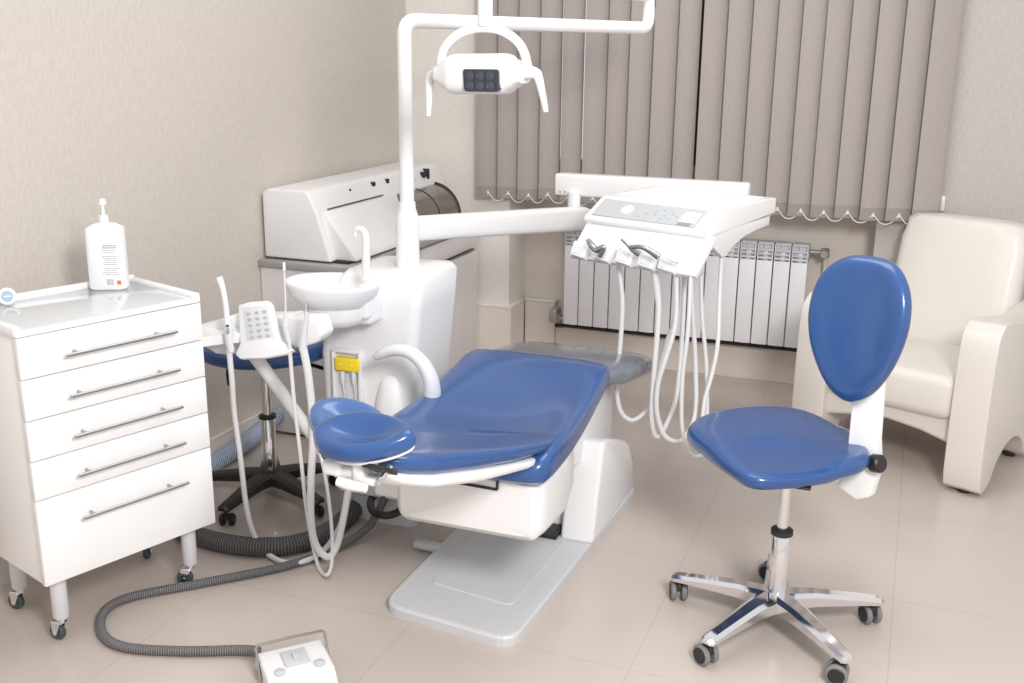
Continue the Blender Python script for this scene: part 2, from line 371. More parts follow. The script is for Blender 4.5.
# ================================================================= RADIATOR
rx0, rx1, rz0, rz1, ry0, ry1 = -1.65, -.44, .215, .722, 5.075, 5.165
rad = thing('radiator', 'white sectional aluminium radiator under the blinded window', 'radiator', ((rx0+rx1)/2, 5.12, rz0))
nsec = 15; sw = (rx1-rx0)/nsec
for i in range(nsec):
    a = rx0+i*sw; b = a+sw; g = .0028; bm = B()
    box(bm, (a+g, ry0, rz0+.005), (b-g, ry0+.018, rz1-.085), .003)              # flat front plate
    box(bm, (a+.028, ry0+.015, rz0), (b-.028, ry1, rz1-.04), .004)             # water column
    box(bm, (a+.02, ry0+.035, rz0), (b-.02, ry0+.043, rz1-.05), .001)             # rear fin
    for zz in (rz0+.02, rz1-.055): cyl(bm, (a+.0005, (ry0+ry1)/2, zz), (b-.0005, (ry0+ry1)/2, zz), .018, 14)
    s_ = part('section', bm, M_RAD, rad)
    bm = B()
    # top outlet: curved louvres
    box(bm, (a+g, ry0+.006, rz1-.04), (b-g, ry1, rz1-.030), .003); box(bm, (a+g, ry0+.018, rz1-.012), (b-g, ry1, rz1), .004)
    box(bm, (a+g, ry0+.002, rz1-.078), (b-g, ry0+.012, rz1-.068), .002)
    box(bm, (a+g, ry0+.003, rz1-.085), (a+g+.005, ry1, rz1-.004), .001); box(bm, (a+g, ry0+.03, rz1-.085), (b-g, ry0+.034, rz1-.004), .0005); box(bm, (a+g, ry0+.004, rz1-.058), (b-g, ry0+.03, rz1-.052), .0005); box(bm, (b-g-.007, ry0+.003, rz1-.085), (b-g, ry1, rz1-.004), .001)
    box(bm, ((a+b)/2-.003, ry0+.006, rz1-.085), ((a+b)/2+.003, ry1, rz1-.004), .001)
    part('grille', bm, M_RADIN, s_)
bm = B(); zc = rz1-.035; cyl(bm, (rx1, 5.12, zc), (rx1+.05, 5.12, zc), .012); cyl(bm, (rx1+.05, 5.12, zc), (rx1+.09, 5.12, zc), .022, 16, bev=.004)
cyl(bm, (rx1+.07, 5.07, zc), (rx1+.07, 5.17, zc), .017)
part('valve', bm, M_VALVE, rad, label='dull metal valve at the upper right end')
part('pipe', tube(B(), [(rx1+.07, 5.15, zc), (rx1+.07, 5.18, zc-.05), (rx1+.07, 5.18, zc-.3), (rx1+.07, 5.18, .02)], .010, 10, 4), M_WALL3, rad, label='beige painted pipe dropping from the valve')
bm = B(); zc = rz0+.022; cyl(bm, (rx0, 5.12, zc), (rx0-.03, 5.12, zc), .014); cyl(bm, (rx0-.025, 5.12, zc), (rx0-.085, 5.12, zc), .027, 16, bev=.006); box(bm, (rx0-.08, 5.08, zc-.02), (rx0-.035, 5.16, zc+.055), .008)
part('valve', bm, M_VALVE, rad, label='lumpy metal valve at the lower left end')
bm = B(); tube(bm, [(rx0-.06, 5.14, .19), (rx0, 5.15, .192), (rx1, 5.15, .192), (rx1+.05, 5.17, .192)], .011, 10); part('pipe', bm, M_DARK, rad, label='dark strip standing for the shade along the underside')  # dark strip modelled in place of the shadow line under the sections

# ================================================================= WALL CABINET + WORKTOP + MACHINE
cab = thing('base_cabinet', 'speckled white base cabinet standing against the left wall under the grey worktop', 'cabinet', (-2.28, 4.3, 0))
part('carcass', box(B(), (XL+.002, 3.615, .012), (-2.10, YB-.03, .727), .002), M_CABSIDE, cab, smooth=False)
part('door', box(B(), (-2.098, 3.66, .05), (-2.082, 4.29, .60), .002), M_CABSIDE, cab); part('door', box(B(), (-2.098, 4.295, .05), (-2.082, YB-.04, .60), .002), M_CABSIDE, cab)
dr = part('drawer', box(B(), (-2.098, 3.66, .606), (-2.082, 4.29, .71), .002), M_CABSIDE, cab); part('handle', box(B(), (-2.08, 3.8, .70), (-2.07, 4.15, .706), .001), M_DARK, dr)
dr = part('drawer', box(B(), (-2.098, 4.295, .606), (-2.082, YB-.04, .71), .002), M_CABSIDE, cab); part('handle', box(B(), (-2.082, 4.45, .612), (-2.074, YB-.1, .619), .001), M_DARK, dr)
part('plinth', box(B(), (XL+.01, 3.66, 0), (-2.12, YB-.04, .012)), M_DARK, cab, smooth=False)
solo('worktop', box(B(), (XL+.002, 3.60, .728), (-2.06, YB-.025, .757), .004), M_WORKTOP, 'grey laminate worktop running along the left wall under the white machine', 'worktop')
mz = .758
mc = thing('sandblasting_machine', 'large off-white bench machine with sloped front and smoked dome on the grey worktop', 'machine', (-2.3, 4.3, .757))
# side profile in X,Z
Yv, Zv = V((0, 1, 0)), V((0, 0, 1)); Xv = V((1, 0, 0))
bm = prism(B(), [(-2.478, mz+.006), (-2.165, mz+.006), (-2.226, .965), (-2.262, 1.036), (-2.278, 1.046), (-2.45, 1.046), (-2.478, 1.03)], (0, 3.635, 0), Xv, Zv, Yv*1.215, .012, 3)
part('housing', bm, M_MACH, mc)
bm = prism(B(), [(-2.25, mz+.008), (-2.075, mz+.008), (-2.085, .79), (-2.222, .962)], (0, 3.68, 0), Xv, Zv, Yv*.60, .008, 2)
part('front_panel', bm, M_MACH, mc)
bm = B(); box(bm, (-2.228, 3.72, .9635), (-2.2195, 4.20, .9665)); part('panel_seam', bm, M_DARK, mc)
bm = B(); box(bm, (-2.45, 3.66, .757), (-2.10, 4.83, .767)); part('foot_rail', bm, M_DARK, mc)
# recess floor + dome
bm = prism(B(), [(-2.25, mz+.008), (-2.09, mz+.008), (-2.09, .80), (-2.25, .80)], (0, 4.33, 0), Xv, Zv, Yv*.42, .004); part('hatch_base', bm, M_MACH, mc)
arc = [(-2.24+.148*math.sin(a), .80+.155*math.cos(a)) for a in [PI/2*k/12 for k in range(13)]]
bm = prism(B(), [(-2.24, .80)]+arc, (0, 4.33, 0), Xv, Zv, Yv*.42); part('dome', bm, M_SMOKE, mc, label='smoked translucent curved lid')
bm = B(); tube(bm, [(x, 4.75, z) for x, z in arc], .010, 8, 0, 1); tube(bm, [(-2.232, 4.30, .957), (-2.232, 4.76, .957)], .007, 8); part('dome_trim', bm, M_BLACK, mc, label='black trim round the lid')
bm = B(); tube(bm, [(x+.002, 4.53, z) for x, z in arc], .003, 6); part('dome_rib', bm, M_BLACK, mc)
for (px, py, sy, sz) in ((373, 184, .012, .009), (387, 181, .010, .010)):
    p = atx(px, py, -2.250); bm = B(); box(bm, (-2.268, p.y-sy, p.z-sz), (-2.242, p.y+sy, p.z+sz), .003); part('switch', bm, M_BLACK, mc)
p = atx(350, 190, -2.250); part('indicator', cyl(B(), (-2.27, p.y, p.z), (-2.246, p.y, p.z), .005), M_BLACK, mc)
p = atx(425, 174, -2.245); bm = B(); cyl(bm, (-2.28, p.y-.03, p.z), (-2.230, p.y-.03, p.z), .014); part('knob', bm, M_BLACK, mc)
bm = B(); box(bm, (-2.28, p.y+.005, p.z-.025), (-2.230, p.y+.025, p.z+.025), .004); part('knob', bm, M_BLACK, mc)
for y_ in (4.40, 4.56): part('indicator', cyl(B(), (-2.29, y_, .99), (-2.238, y_, .985), .007), M_INK, mc)

# ================================================================= CART
CA = math.radians(71.1); cu = V((math.cos(CA), math.sin(CA), 0)); cv = V((-math.sin(CA), math.cos(CA), 0))
cx0, cy0, cz0, CW, CD, CH = -2.050, 1.924, .205, .524, .355, .687
MC = Matrix(((cu.x, cv.x, 0, cx0), (cu.y, cv.y, 0, cy0), (0, 0, 1, 0), (0, 0, 0, 1)))   # local: x along front, y to the wall, z up
cart = thing('drawer_cart', 'white five-drawer cart on castors at the left edge with a glossy rimmed top', 'cart', (cx0, cy0, 0), CA)
ct = cz0+CH
part('body', box(B(), (0, .018, cz0), (CW, CD, ct-.0), .003), M_CARTW, cart, local=True)
hs = [.246, .109, .1105, .1105, .111]
z = cz0
for i, h in enumerate(hs):
    d_ = part('drawer', box(B(), (-.004, -.002, z+.0015), (CW+.004, .0175, z+h-.0015), .0025), M_CARTW, cart, local=True)
    zc = z+h*(.70 if i == 0 else .45); x0_, x1_ = .105, CW-.095
    bm = B(); cyl(bm, (x0_, -.030, zc), (x1_, -.030, zc), .0048, 14)
    for xx in (x0_+.035, x1_-.05): cyl(bm, (xx, -.002, zc), (xx, -.030, zc), .004, 10)
    part('handle', bm, M_STEEL, d_, local=True, label='long brushed metal bar handle')
    z += h
# moulded top with raised rim
bm = B(); zt_ = ct
rim = [(0, 0), (CW, 0), (CW, CD), (0, CD)]
box(bm, (-.006, .0, zt_), (CW+.006, CD+.004, zt_+.012), .004)
box(bm, (-.008, .0, zt_+.002), (.014, CD, zt_+.028), .007, 3); box(bm, (CW-.014, .0, zt_+.002), (CW+.008, CD, zt_+.028), .007, 3)
box(bm, (-.008, CD-.016, zt_+.002), (CW+.008, CD+.006, zt_+.032), .007, 3); box(bm, (-.006, -.002, zt_+.0), (CW+.006, .012, zt_+.016), .005, 3)
part('tray_top', bm, M_CARTW, cart, local=True)
part('glass_sheet', box(B(), (.016, .014, zt_+.0125), (CW-.016, CD-.018, zt_+.016), .001), M_TRAYGL, cart, local=True, label='glossy pale glass sheet inside the rim')
def castor(parent, x, y, ztop, ang):
    bm = B(); lathe(bm, [(.018, .070), (.022, .076), (.022, ztop-.0)], Matrix.Translation(V((x, y, 0))), 20)
    lg = part('leg', bm, M_LGREY, parent, local=True, label='round silver grey leg')
    Mx = Matrix.Translation(V((x, y, 0))) @ Matrix.Rotation(ang, 4, 'Z')
    bm = B(); cyl(bm, (0, 0, .058), (0, 0, .076), .013, 14); box(bm, (-.005, -.013, .052), (.03, .013, .060), .003)
    for s in (-1, 1): prism(bm, [(-.002, .056), (.03, .056), (.026, .016), (.014, .016)], (0, s*.0125-.0015, 0), Xv, Zv, Yv*.003, .0008, 1)
    cyl(bm, (.019, -.016, .024), (.019, .016, .024), .005, 10); bm.transform(Mx)
    part('fork', bm, M_CHROME, lg, local=True)
    bm = B(); cyl(bm, (.019, -.009, .0245), (.019, .009, .0245), .0245, 24, bev=.004); bm.transform(Mx)
    part('wheel', bm, M_TEALWHEEL, lg, local=True)
for x, y, a in ((.055, .055, 1.9), (CW-.055, .06, 2.3), (.06, CD-.05, 2.0), (CW-.06, CD-.05, .8)): castor(cart, x, y, cz0+.001, a)

# pump bottle on the cart
def cartpt(x, y, z): return MC @ V((x, y, z))
ztray = zt_+.0162
bpos = atz(110, 286.5, ztray+.004)
BR = math.radians(-62)
bt = thing('pump_bottle', 'flat milky disinfectant bottle with white pump and printed label on the cart top', 'bottle', (bpos.x, bpos.y, ztray), math.radians(28))
bm = B(); rr = lambda w_, d_, z: [V((w_*math.copysign(abs(math.cos(t))**.45, math.cos(t)), d_*math.copysign(abs(math.sin(t))**.45, math.sin(t)), z)) for t in [2*PI*k/32 for k in range(32)]]
loft(bm, [rr(.049, .028, 0), rr(.0525, .031, .004), rr(.0525, .031, .158), rr(.051, .030, .163), rr(.032, .022, .173), rr(.015, .014, .177)])
part('body', bm, M_BOTTLE, bt, local=True)
bm = B(); lathe(bm, [(.013, .176), (.0135, .192), (.010, .196), (.005, .197), (.0045, .222), (.010, .224), (.011, .232), (.008, .238), (.004, .240)]); tube(bm, [(0, 0, .231), (0, -.014, .233), (0, -.028, .228)], [.005, .004, .003], 8)
part('pump', bm, M_WHITE, bt, local=True)
bm = B(); box(bm, (-.010, -.0322, .012), (.046, -.0314, .128), .0002); lb = part('label', bm, M_LABELP, bt, local=True)
bm = B()
for k in range(15):
    z_ = .118-.0055*k; a_ = random.uniform(.0, .008); c_ = random.uniform(.030, .044)
    if k in (4, 10): continue
    box(bm, (-.008+a_, -.0327, z_), (c_, -.0322, z_+(.0016 if k > 1 else .0028)))
part('print', bm, M_INK, lb, local=True)
bm = B()
for k in range(9): box(bm, (.001+k*.0022, -.0327, .014), (.0023+k*.0022 - (k % 3)*.0003, -.0322, .030))
part('barcode', bm, M_INK, lb, local=True)
part('warning_square', box(B(), (.029, -.0327, .015), (.040, -.0322, .026)), M_ORANGE, lb, local=True)
bt.scale = (1.02, 1.02, 1.10)
# small round clock
p = atz(8, 305, ztray)
ck = thing('round_dial', 'small round white clock with a blue dial at the left end of the cart top', 'clock', (p.x, p.y, ztray), math.radians(50))
Mk = Matrix.Translation(V((0, 0, .024))) @ Matrix.Rotation(math.radians(75), 4, 'X')
part('case', lathe(B(), [(.018, -.010), (.023, -.006), (.024, .004), (.020, .008)], Mk, 28), M_WHITE, ck, local=True)
part('dial', lathe(B(), [(.0155, .007), (.0155, .0088)], Mk, 28), M_CLOCKF, ck, local=True)
bm = B(); box(bm, (-.009, -.002, .0088), (.009, .0015, .0094), M=Mk); part('digits', bm, M_LABELP, ck, local=True)

# ================================================================= FLOOR HOSES
def hose(name, pts, r, m, label, cat='hose', sm=10, n=16):
    return solo(name, tube(B(), pts, r, n, sm), m, label, cat, ang=80)
H = lambda px, py, z: (*atz(px, py, z),)
fc = atz(262, 646, .03)
hose('control_hose', [(*atz(259, 651, .024),), (*atz(240, 650, .018),), (*atz(180, 651, .014),), (*atz(125, 647, .014),), (*atz(103, 634, .014),), (*atz(104, 612, .014),), (*atz(131, 597, .014),), (*atz(202, 583, .014),), (*atz(285, 566, .014),), (-1.66, 2.74, .014), (-1.60, 2.88, .05), (-1.58, 3.0, .16)], .0135, M_HOSE, 'thin grey corrugated hose looping over the floor to the foot control', sm=14)
hose('suction_hose', [(-2.32, 2.88, .032), (-2.20, 2.66, .032), (*atz(205, 538, .032),), (*atz(245, 546, .032),), (*atz(290, 545, .032),), (*atz(330, 530, .032),), (*atz(365, 500, .035),), (-1.68, 3.10, .05), (-1.66, 3.2, .14)], .031, M_HOSED, 'thick dark grey corrugated hose curving round the black star base', sm=14)
hose('drain_hose', [(-2.425, 2.35, .042), (-2.43, 2.8, .042), (-2.432, 3.2, .042), (-2.44, 3.45, .055), (-2.44, 3.61, .09)], .036, M_HOSEB, 'blue and white striped corrugated hose lying along the left wall', sm=14)
hose('black_cable', [(*aty(415, 470, 2.98),), (*aty(404, 505, 2.9),), (*aty(390, 515, 2.85),), (*aty(374, 512, 2.86),), (*aty(371, 500, 2.95),), (*aty(380, 490, 3.05),)], .013, M_BLACK, 'short black hose looping under the headrest end of the dental chair', sm=8)

# ================================================================= STOOL BEHIND (round blue seat, black base)
def star(parent, m, n5, R, a0, zhub, hubr, wheelr, mwheel, style):
    ws = 1.35 if style == 0 else 1.25
    for k in range(n5):
        a = a0+2*PI*k/5; d = V((math.cos(a), math.sin(a), 0)); s = V((-d.y, d.x, 0))
        rings = []
        for t, wdt, zt, zb in ((.02, .030, zhub, zhub-.045), (.35, .024, zhub-.004, zhub-.040), (.75, .019, zhub-.022, zhub-.045), (.97, .017, zhub-.032, zhub-.050), (1.0, .011, zhub-.036, zhub-.048)):
            c = d*(R*t); wdt *= ws
            rings.append([c-s*wdt+V((0, 0, zb)), c-s*wdt+V((0, 0, zt-.008)), c-s*wdt*.55+V((0, 0, zt)), c+s*wdt*.55+V((0, 0, zt)), c+s*wdt+V((0, 0, zt-.008)), c+s*wdt+V((0, 0, zb))])
        leg = part('leg', loft(B(), rings), m, parent, local=True, ang=25)
        ca = 2.5+.30*((k*2) % 5-2); Mx = Matrix.Translation(d*(R-.022)) @ Matrix.Rotation(ca, 4, 'Z')
        bm = B(); cyl(bm, (0, 0, wheelr*1.55), (0, 0, zhub-.046), .006, 10)
        bm2 = B(); prism(bm2, [(-.010, wheelr*1.2), (-.006, wheelr*1.9), (.012, wheelr*2.15), (.030, wheelr*1.75), (.036, wheelr*1.1)], (0, -.009, 0), Xv, Zv, Yv*.018, .003, 2); merge(bm, bm2); bm.transform(Mx)
        cs = part('castor', bm, M_BLACK, leg, local=True)
        for sgn in (-1, 1):
            bm = cyl(B(), (.014, sgn*.008, wheelr), (.014, sgn*.024, wheelr), wheelr, 26, bev=.004); bm.transform(Mx); part('wheel', bm, mwheel, leg, local=True)
        for sgn in (-1, 1):
            bm = cyl(B(), (.014, sgn*.023, wheelr), (.014, sgn*.0262, wheelr), wheelr*.74, 20, bev=.0012); bm.transform(Mx); part('wheel_cap', bm, M_BLACK, leg, local=True)
    return
sc = V((-2.09, 3.03, 0))
st2 = thing('round_stool', 'round blue padded stool with chrome column and black star base behind the assistant tray', 'stool', sc)
star(st2, M_BLACK, 5, .285, math.radians(-92), .115, .04, .022, M_BLACK, 0)
bm = B(); lathe(bm, [(.03, .06), (.036, .075), (.036, .115), (.028, .122)]); part('hub', bm, M_BLACK, st2, local=True)
bm = B(); lathe(bm, [(.026, .115), (.026, .315), (.024, .318)]); part('outer_column', bm, M_CHROME, st2, local=True)
bm = B(); lathe(bm, [(.026, .312), (.031, .315), (.031, .325), (.026, .328)]); part('collar', bm, M_BLACK, st2, local=True)
bm = B(); lathe(bm, [(.017, .32), (.017, .562)]); part('column', bm, M_CHROME, st2, local=True)
bm = B(); box(bm, (-.08, -.06, .542), (.08, .06, .562), .006); tube(bm, [(-.07, -.05, .552), (-.075, -.11, .52), (-.075, -.11, .46)], .006, 8, 4); part('seat_plate', bm, M_BLACK, st2, local=True)
bm = B(); tube(bm, [(.05, .0, .55), (.16, .02, .53), (.28, .06, .50), (.36, .12, .50)], .012, 8, 5, .5); part('tilt_bar', bm, M_BLACK, st2, local=True)
rnd = [(.25*math.cos(2*PI*k/40), .25*math.sin(2*PI*k/40)) for k in range(40)]
bm = cushion(B(), rnd, cprof(.062, 0, .12, 8), Matrix.Translation(V((0.01, 0, .562)))); part('seat', bm, M_BLUE, st2, local=True, ang=180)

# ================================================================= DENTAL CHAIR
dc = thing('dental_chair', 'reclined blue padded dental chair with white body on a pale grey floor plate', 'dental chair', (-1.1, 2.95, 0))
pl = [(-1.335, 2.455), (-.905, 2.405), (-.855, 3.60), (-1.34, 3.62)]
def rounded(poly, r, n=6):
    out = []; N = len(poly)
    for i in range(N):
        p = V((*poly[i], 0)); a = (V((*poly[i-1], 0))-p).normalized(); b = (V((*poly[(i+1) % N], 0))-p).normalized()
        for k in range(n+1):
            t = k/n; q0 = p+a*r; q1 = p+b*r; out.append(tuple(((1-t)**2*q0+2*t*(1-t)*p+t*t*q1)[:2]))
    return out
plr = rounded(pl, .07)
def plate(bm, poly, z0, z1, inset=.01):
    cx = sum(p[0] for p in poly)/len(poly); cy = sum(p[1] for p in poly)/len(poly)
    f = lambda s, z: [V((cx+(p[0]-cx)*s, cy+(p[1]-cy)*s, z)) for p in poly]
    return loft(bm, [f(1, z0), f(1, z1-inset*.7), f(1-inset*.7, z1-inset*.2), f(1-inset*2, z1)])
bp = part('base_plate', plate(B(), plr, 0, .032), M_PLATF, dc, label='flat pale grey floor plate', ang=8)
part('plate_panel', plate(B(), rounded([(-1.255, 2.62), (-.975, 2.58), (-.955, 3.2), (-1.26, 3.2)], .03), .030, .036, .003), M_PLATF, bp, ang=3)
part('foot_bar', box(B(), (-.055, -.02, 0.01), (.055, .02, .035), .008, M=Matrix.Translation(V((-1.37, 2.86, 0))) @ Matrix.Rotation(-.1, 4, 'Z')), M_PLATF, dc)
# base pedestal: right cheek and central mass
bm = prism(B(), [(3.05, .030), (3.58, .030), (3.56, .14), (3.50, .225), (3.44, .262), (3.20, .350), (3.15, .355)], (-.985, 0, 0), Yv, Zv, Xv*.115, .014, 3)
ped = part('pedestal', bm, M_WHITE, dc)
bm = B(); box(bm, (-1.30, 3.12, .030), (-.995, 3.56, .40), .02, 3); prism(bm, [(3.04, .30), (3.04, .46), (3.5, .46), (3.5, .20)], (-1.20, 0, 0), Yv, Zv, Xv*.26, .01); part('lift_column', bm, M_WHITE2, dc)
part('rubber_gap', box(B(), (-1.10, 3.03, .036), (-.99, 3.12, .052), .002), M_BLACK, dc)
# underbody
def rrect(x0, x1, z0, z1, y, r, n=5):
    c = [(x1-r, z1-r, 0), (x0+r, z1-r, PI/2), (x0+r, z0+r, PI), (x1-r, z0+r, 3*PI/2)]
    return [V((cx+r*math.cos(a0+PI/2*k/n), y, cz+r*math.sin(a0+PI/2*k/n))) for cx, cz, a0 in c for k in range(n+1)]
bm = loft(B(), [rrect(-1.265, -.875, .325, .475, 2.455, .03), rrect(-1.285, -.855, .305, .488, 2.475, .04), rrect(-1.29, -.85, .30, .492, 2.52, .04), rrect(-1.29, -.85, .29, .485, 2.70, .04), rrect(-1.29, -.865, .31, .49, 2.80, .05), rrect(-1.27, -.93, .36, .49, 2.86, .05), rrect(-1.26, -.95, .36, .50, 3.12, .05)])
ub = part('underbody', bm, M_WHITE, dc)
a_, b_ = aty(440, 477, 2.47), aty(497, 487, 2.45)
bm = B(); cyl(bm, (a_.x, 2.452, a_.z), (b_.x, 2.452, a_.z-.001), .004, 8); cyl(bm, (b_.x, 2.452, a_.z), (b_.x, 2.452, a_.z+.03), .004, 8); part('slot', bm, M_DARK, ub)
# seat upholstery
def pad_ring(xc, y, hw, zt, th, dish=0, tiltvec=None, n=40, e=4.5):
    out = []
    for k in range(n):
        t = 2*PI*k/n; c, s_ = math.cos(t), math.sin(t)
        x = hw*math.copysign(abs(c)**(2/e), c); z = math.copysign(abs(s_)**(2/e), s_)*th/2
        z0 = zt-th/2+z
        if s_ > 0: z0 -= dish*(1-min(1, (x/hw)**2))*(s_**.4)
        out.append(V((xc+x, y, z0)))
    return out
bm = loft(B(), [pad_ring(-1.085, 2.42, .19, .520, .02), pad_ring(-1.085, 2.425, .235, .548, .055), pad_ring(-1.085, 2.45, .255, .576, .10, .030), pad_ring(-1.085, 2.50, .262, .594, .12, .045),
               pad_ring(-1.088, 2.58, .265, .600, .125, .058), pad_ring(-1.09, 2.68, .262, .600, .125, .062), pad_ring(-1.095, 2.80, .258, .601, .12, .052), pad_ring(-1.10, 2.92, .256, .609, .11, .034),
               pad_ring(-1.105, 3.04, .254, .622, .10, .016), pad_ring(-1.108, 3.11, .252, .630, .095, .006), pad_ring(-1.11, 3.16, .247, .628, .085), pad_ring(-1.11, 3.19, .235, .618, .06), pad_ring(-1.11, 3.205, .20, .60, .02)])
part('seat', bm, M_BLUE, dc, ang=180)
bm = loft(B(), [pad_ring(-1.105, 3.15, .20, .585, .03), pad_ring(-1.105, 3.17, .245, .60, .06), pad_ring(-1.09, 3.30, .258, .594, .09), pad_ring(-1.08, 3.48, .262, .570, .09), pad_ring(-1.075, 3.57, .255, .553, .085), pad_ring(-1.075, 3.61, .235, .532, .05), pad_ring(-1.075, 3.625, .19, .516, .02)])
part('leg_rest', bm, M_BLUEPLASTIC, dc, ang=180, label='foot end under a greyish clear plastic cover')
# backrest rising to the head end
def back_ring(t, hw, th, lift=0, dish=0):
    y = 2.62+(1.90-2.62)*t; z = .585+(.757-.585)*max(t, 0)**1.05+lift; xc = -1.088+.008*t
    return [V((p.x, p.y, p.z+.085*(p.x-xc-hw*.9)*(1-max(t, 0)*.8))) for p in pad_ring(xc, y, hw, z, th, dish, e=3.2)]
bm = loft(B(), [back_ring(0, .20, .02, -.02, .0), back_ring(.01, .232, .05, -.006, .02), back_ring(.06, .243, .064, .002, .03), back_ring(.2, .243, .070, .003, .035), back_ring(.42, .218, .072, 0, .032), back_ring(.65, .175, .076, 0, .014), back_ring(.85, .140, .07, 0, .008), back_ring(.95, .118, .058), back_ring(1.0, .09, .035, -.01), back_ring(1.01, .06, .012, -.018)])
br = part('backrest', bm, M_BLUE, dc, ang=180)
bm = loft(B(), [back_ring(.10, .215, .02, -.060), back_ring(.13, .232, .035, -.052), back_ring(.3, .224, .048, -.052), back_ring(.6, .180, .056, -.052), back_ring(.85, .138, .050, -.050), back_ring(.97, .105, .035, -.046), back_ring(1.0, .06, .015, -.046)])
part('back_shell', bm, M_WHITE, dc, ang=60, label='white moulded shell under the backrest')
# headrest: two dished pads over a white joint
hz = .80
def headpad(bm, ctr, yaw, tilt, roll, sx, sy, th):
    o = ol([(-.50, .02), (-.36, .36), (-.05, .5), (.28, .36), (.48, .10), (.50, -.12), (.30, -.36), (-.02, -.5), (-.34, -.38)], 6)
    o = [(a*sx, b*sy) for a, b in o]
    Mx = Matrix.Translation(V(ctr)) @ Matrix.Rotation(yaw, 4, 'Z') @ Matrix.Rotation(tilt, 4, 'X') @ Matrix.Rotation(roll, 4, 'Y')
    return cushion(bm, o, cprof(th, 0, .26, 8, 5), Mx, lambda x, y, z: ((.020*((x/sx*2)**2*.7+(y/sy*2)**2*.5)-.018*math.exp(-((x/sx*2)**2*3+(y/sy*2)**2*5))) if z > th*.5 else 0))
hc = aty(361, 437.5, 1.84)
hr = part('headrest', headpad(B(), (hc.x, 1.86, hc.z-.026), .10, math.radians(17), math.radians(-5), .232, .145, .040), M_BLUE, dc, ang=180)
h2 = aty(352, 422, 1.98)
part('head_cushion', headpad(B(), (h2.x-.005, 1.99, h2.z-.034), -.25, math.radians(9), math.radians(10), .235, .15, .040), M_BLUEPALE, hr, ang=180, label='paler rear lobe of the headrest')
bm = headpad(B(), (hc.x+.014, 1.865, hc.z-.034), .10, math.radians(17), math.radians(-9), .195, .125, .013); part('headrest_shell', bm, M_WHITE, hr, ang=180)
J = lambda px, py, Y=1.84: aty(px, py, Y)
bm = B(); c_ = J(335, 468); box(bm, (c_.x-.022, 1.82, c_.z-.012), (c_.x+.022, 1.90, c_.z+.022), .008, 3)
cyl(bm, J(336, 471, 1.84), J(356, 472, 1.84), .013, 18); c_ = J(362, 472); box(bm, (c_.x-.014, 1.82, c_.z-.016), (c_.x+.012, 1.90, c_.z+.024), .006, 3)
c_ = J(374, 479, 1.85); box(bm, (c_.x-.022, 1.83, c_.z-.010), (c_.x+.012, 1.90, c_.z+.008), .006, 3)
part('headrest_joint', bm, M_WHITE, hr)
part('release_lever', tube(B(), [J(338, 481, 1.80), J(350, 485, 1.80), J(366, 488, 1.80)], [.011, .012, .010], 14, 4), M_WHITE, hr)
bm = B(); box(bm, (-.026, -.035, -.005), (.026, .035, .005), .001, M=Matrix.Translation(J(380, 469, 1.835)) @ Matrix.Rotation(math.radians(-30), 4, 'X')); part('headrest_bar', bm, M_BLACK, hr, label='black slide bar')
bm = B(); tube(bm, [J(391, 466, 1.86), J(383, 476, 1.84), J(377, 484, 1.83)], .006, 8, 4); part('bar_clip', bm, M_CHROME, hr)
# link box between chair and tower
bm = box(B(), (-1.50, 2.72, .235), (-1.28, 3.0, .40), .015, 3); part('link_box', bm, M_WHITE, dc)
# armrest
P_ = lambda x, y: (*aty(x, y, 2.78),)
bm = tube(B(), [P_(376, 357), P_(384, 353), P_(396, 350), P_(409, 352), P_(420, 360), P_(428, 372), P_(432, 386), P_(432, 402)], [.015, .023, .025, .026, .027, .029, .032, .036], 16, 6, .75)
part('armrest', bm, M_LGREY, dc, ang=180, label='curved light grey armrest')

# ================================================================= DENTAL UNIT TOWER, bowl, lamp, arms
PX, PY = -1.533, 3.06
du = thing('dental_unit', 'white dental unit tower with bowl, lamp pole and swing arm beside the chair', 'dental unit', (-1.6, 3.05, 0))
def tring(z, x0, x1, y0, y1, r=.035, n=5):
    c = [(x1-r, y1-r, 0), (x0+r, y1-r, PI/2), (x0+r, y0+r, PI), (x1-r, y0+r, 3*PI/2)]
    return [V((cx+r*math.cos(a0+PI/2*k/n), cy+r*math.sin(a0+PI/2*k/n), z)) for cx, cy, a0 in c for k in range(n+1)]
bm = loft(B(), [tring(.10, -1.77, -1.49, 2.98, 3.24), tring(.12, -1.78, -1.48, 2.95, 3.24), tring(.35, -1.80, -1.475, 2.93, 3.24), tring(.62, -1.80, -1.45, 2.92, 3.24), tring(.80, -1.77, -1.43, 2.92, 3.24), tring(.885, -1.72, -1.425, 2.92, 3.24), tring(.905, -1.70, -1.435, 2.935, 3.22), tring(.908, -1.66, -1.47, 2.97, 3.18)])
tw = part('tower', bm, M_WHITE, du, ang=50)
part('skirt', loft(B(), [tring(0, -1.75, -1.50, 3.0, 3.22), tring(.10, -1.75, -1.50, 3.0, 3.22)]), M_LGREY, du)
# rounded lower front bulge behind the armrest
bm = B(); loft(bm, [tring(.25, -1.60, -1.475, 2.89, 3.0, .045), tring(.46, -1.595, -1.475, 2.89, 3.0, .045), tring(.54, -1.58, -1.49, 2.90, 3.0, .04), tring(.57, -1.56, -1.51, 2.92, 3.0, .02)]); part('front_bulge', bm, M_WHITE, du, ang=80)
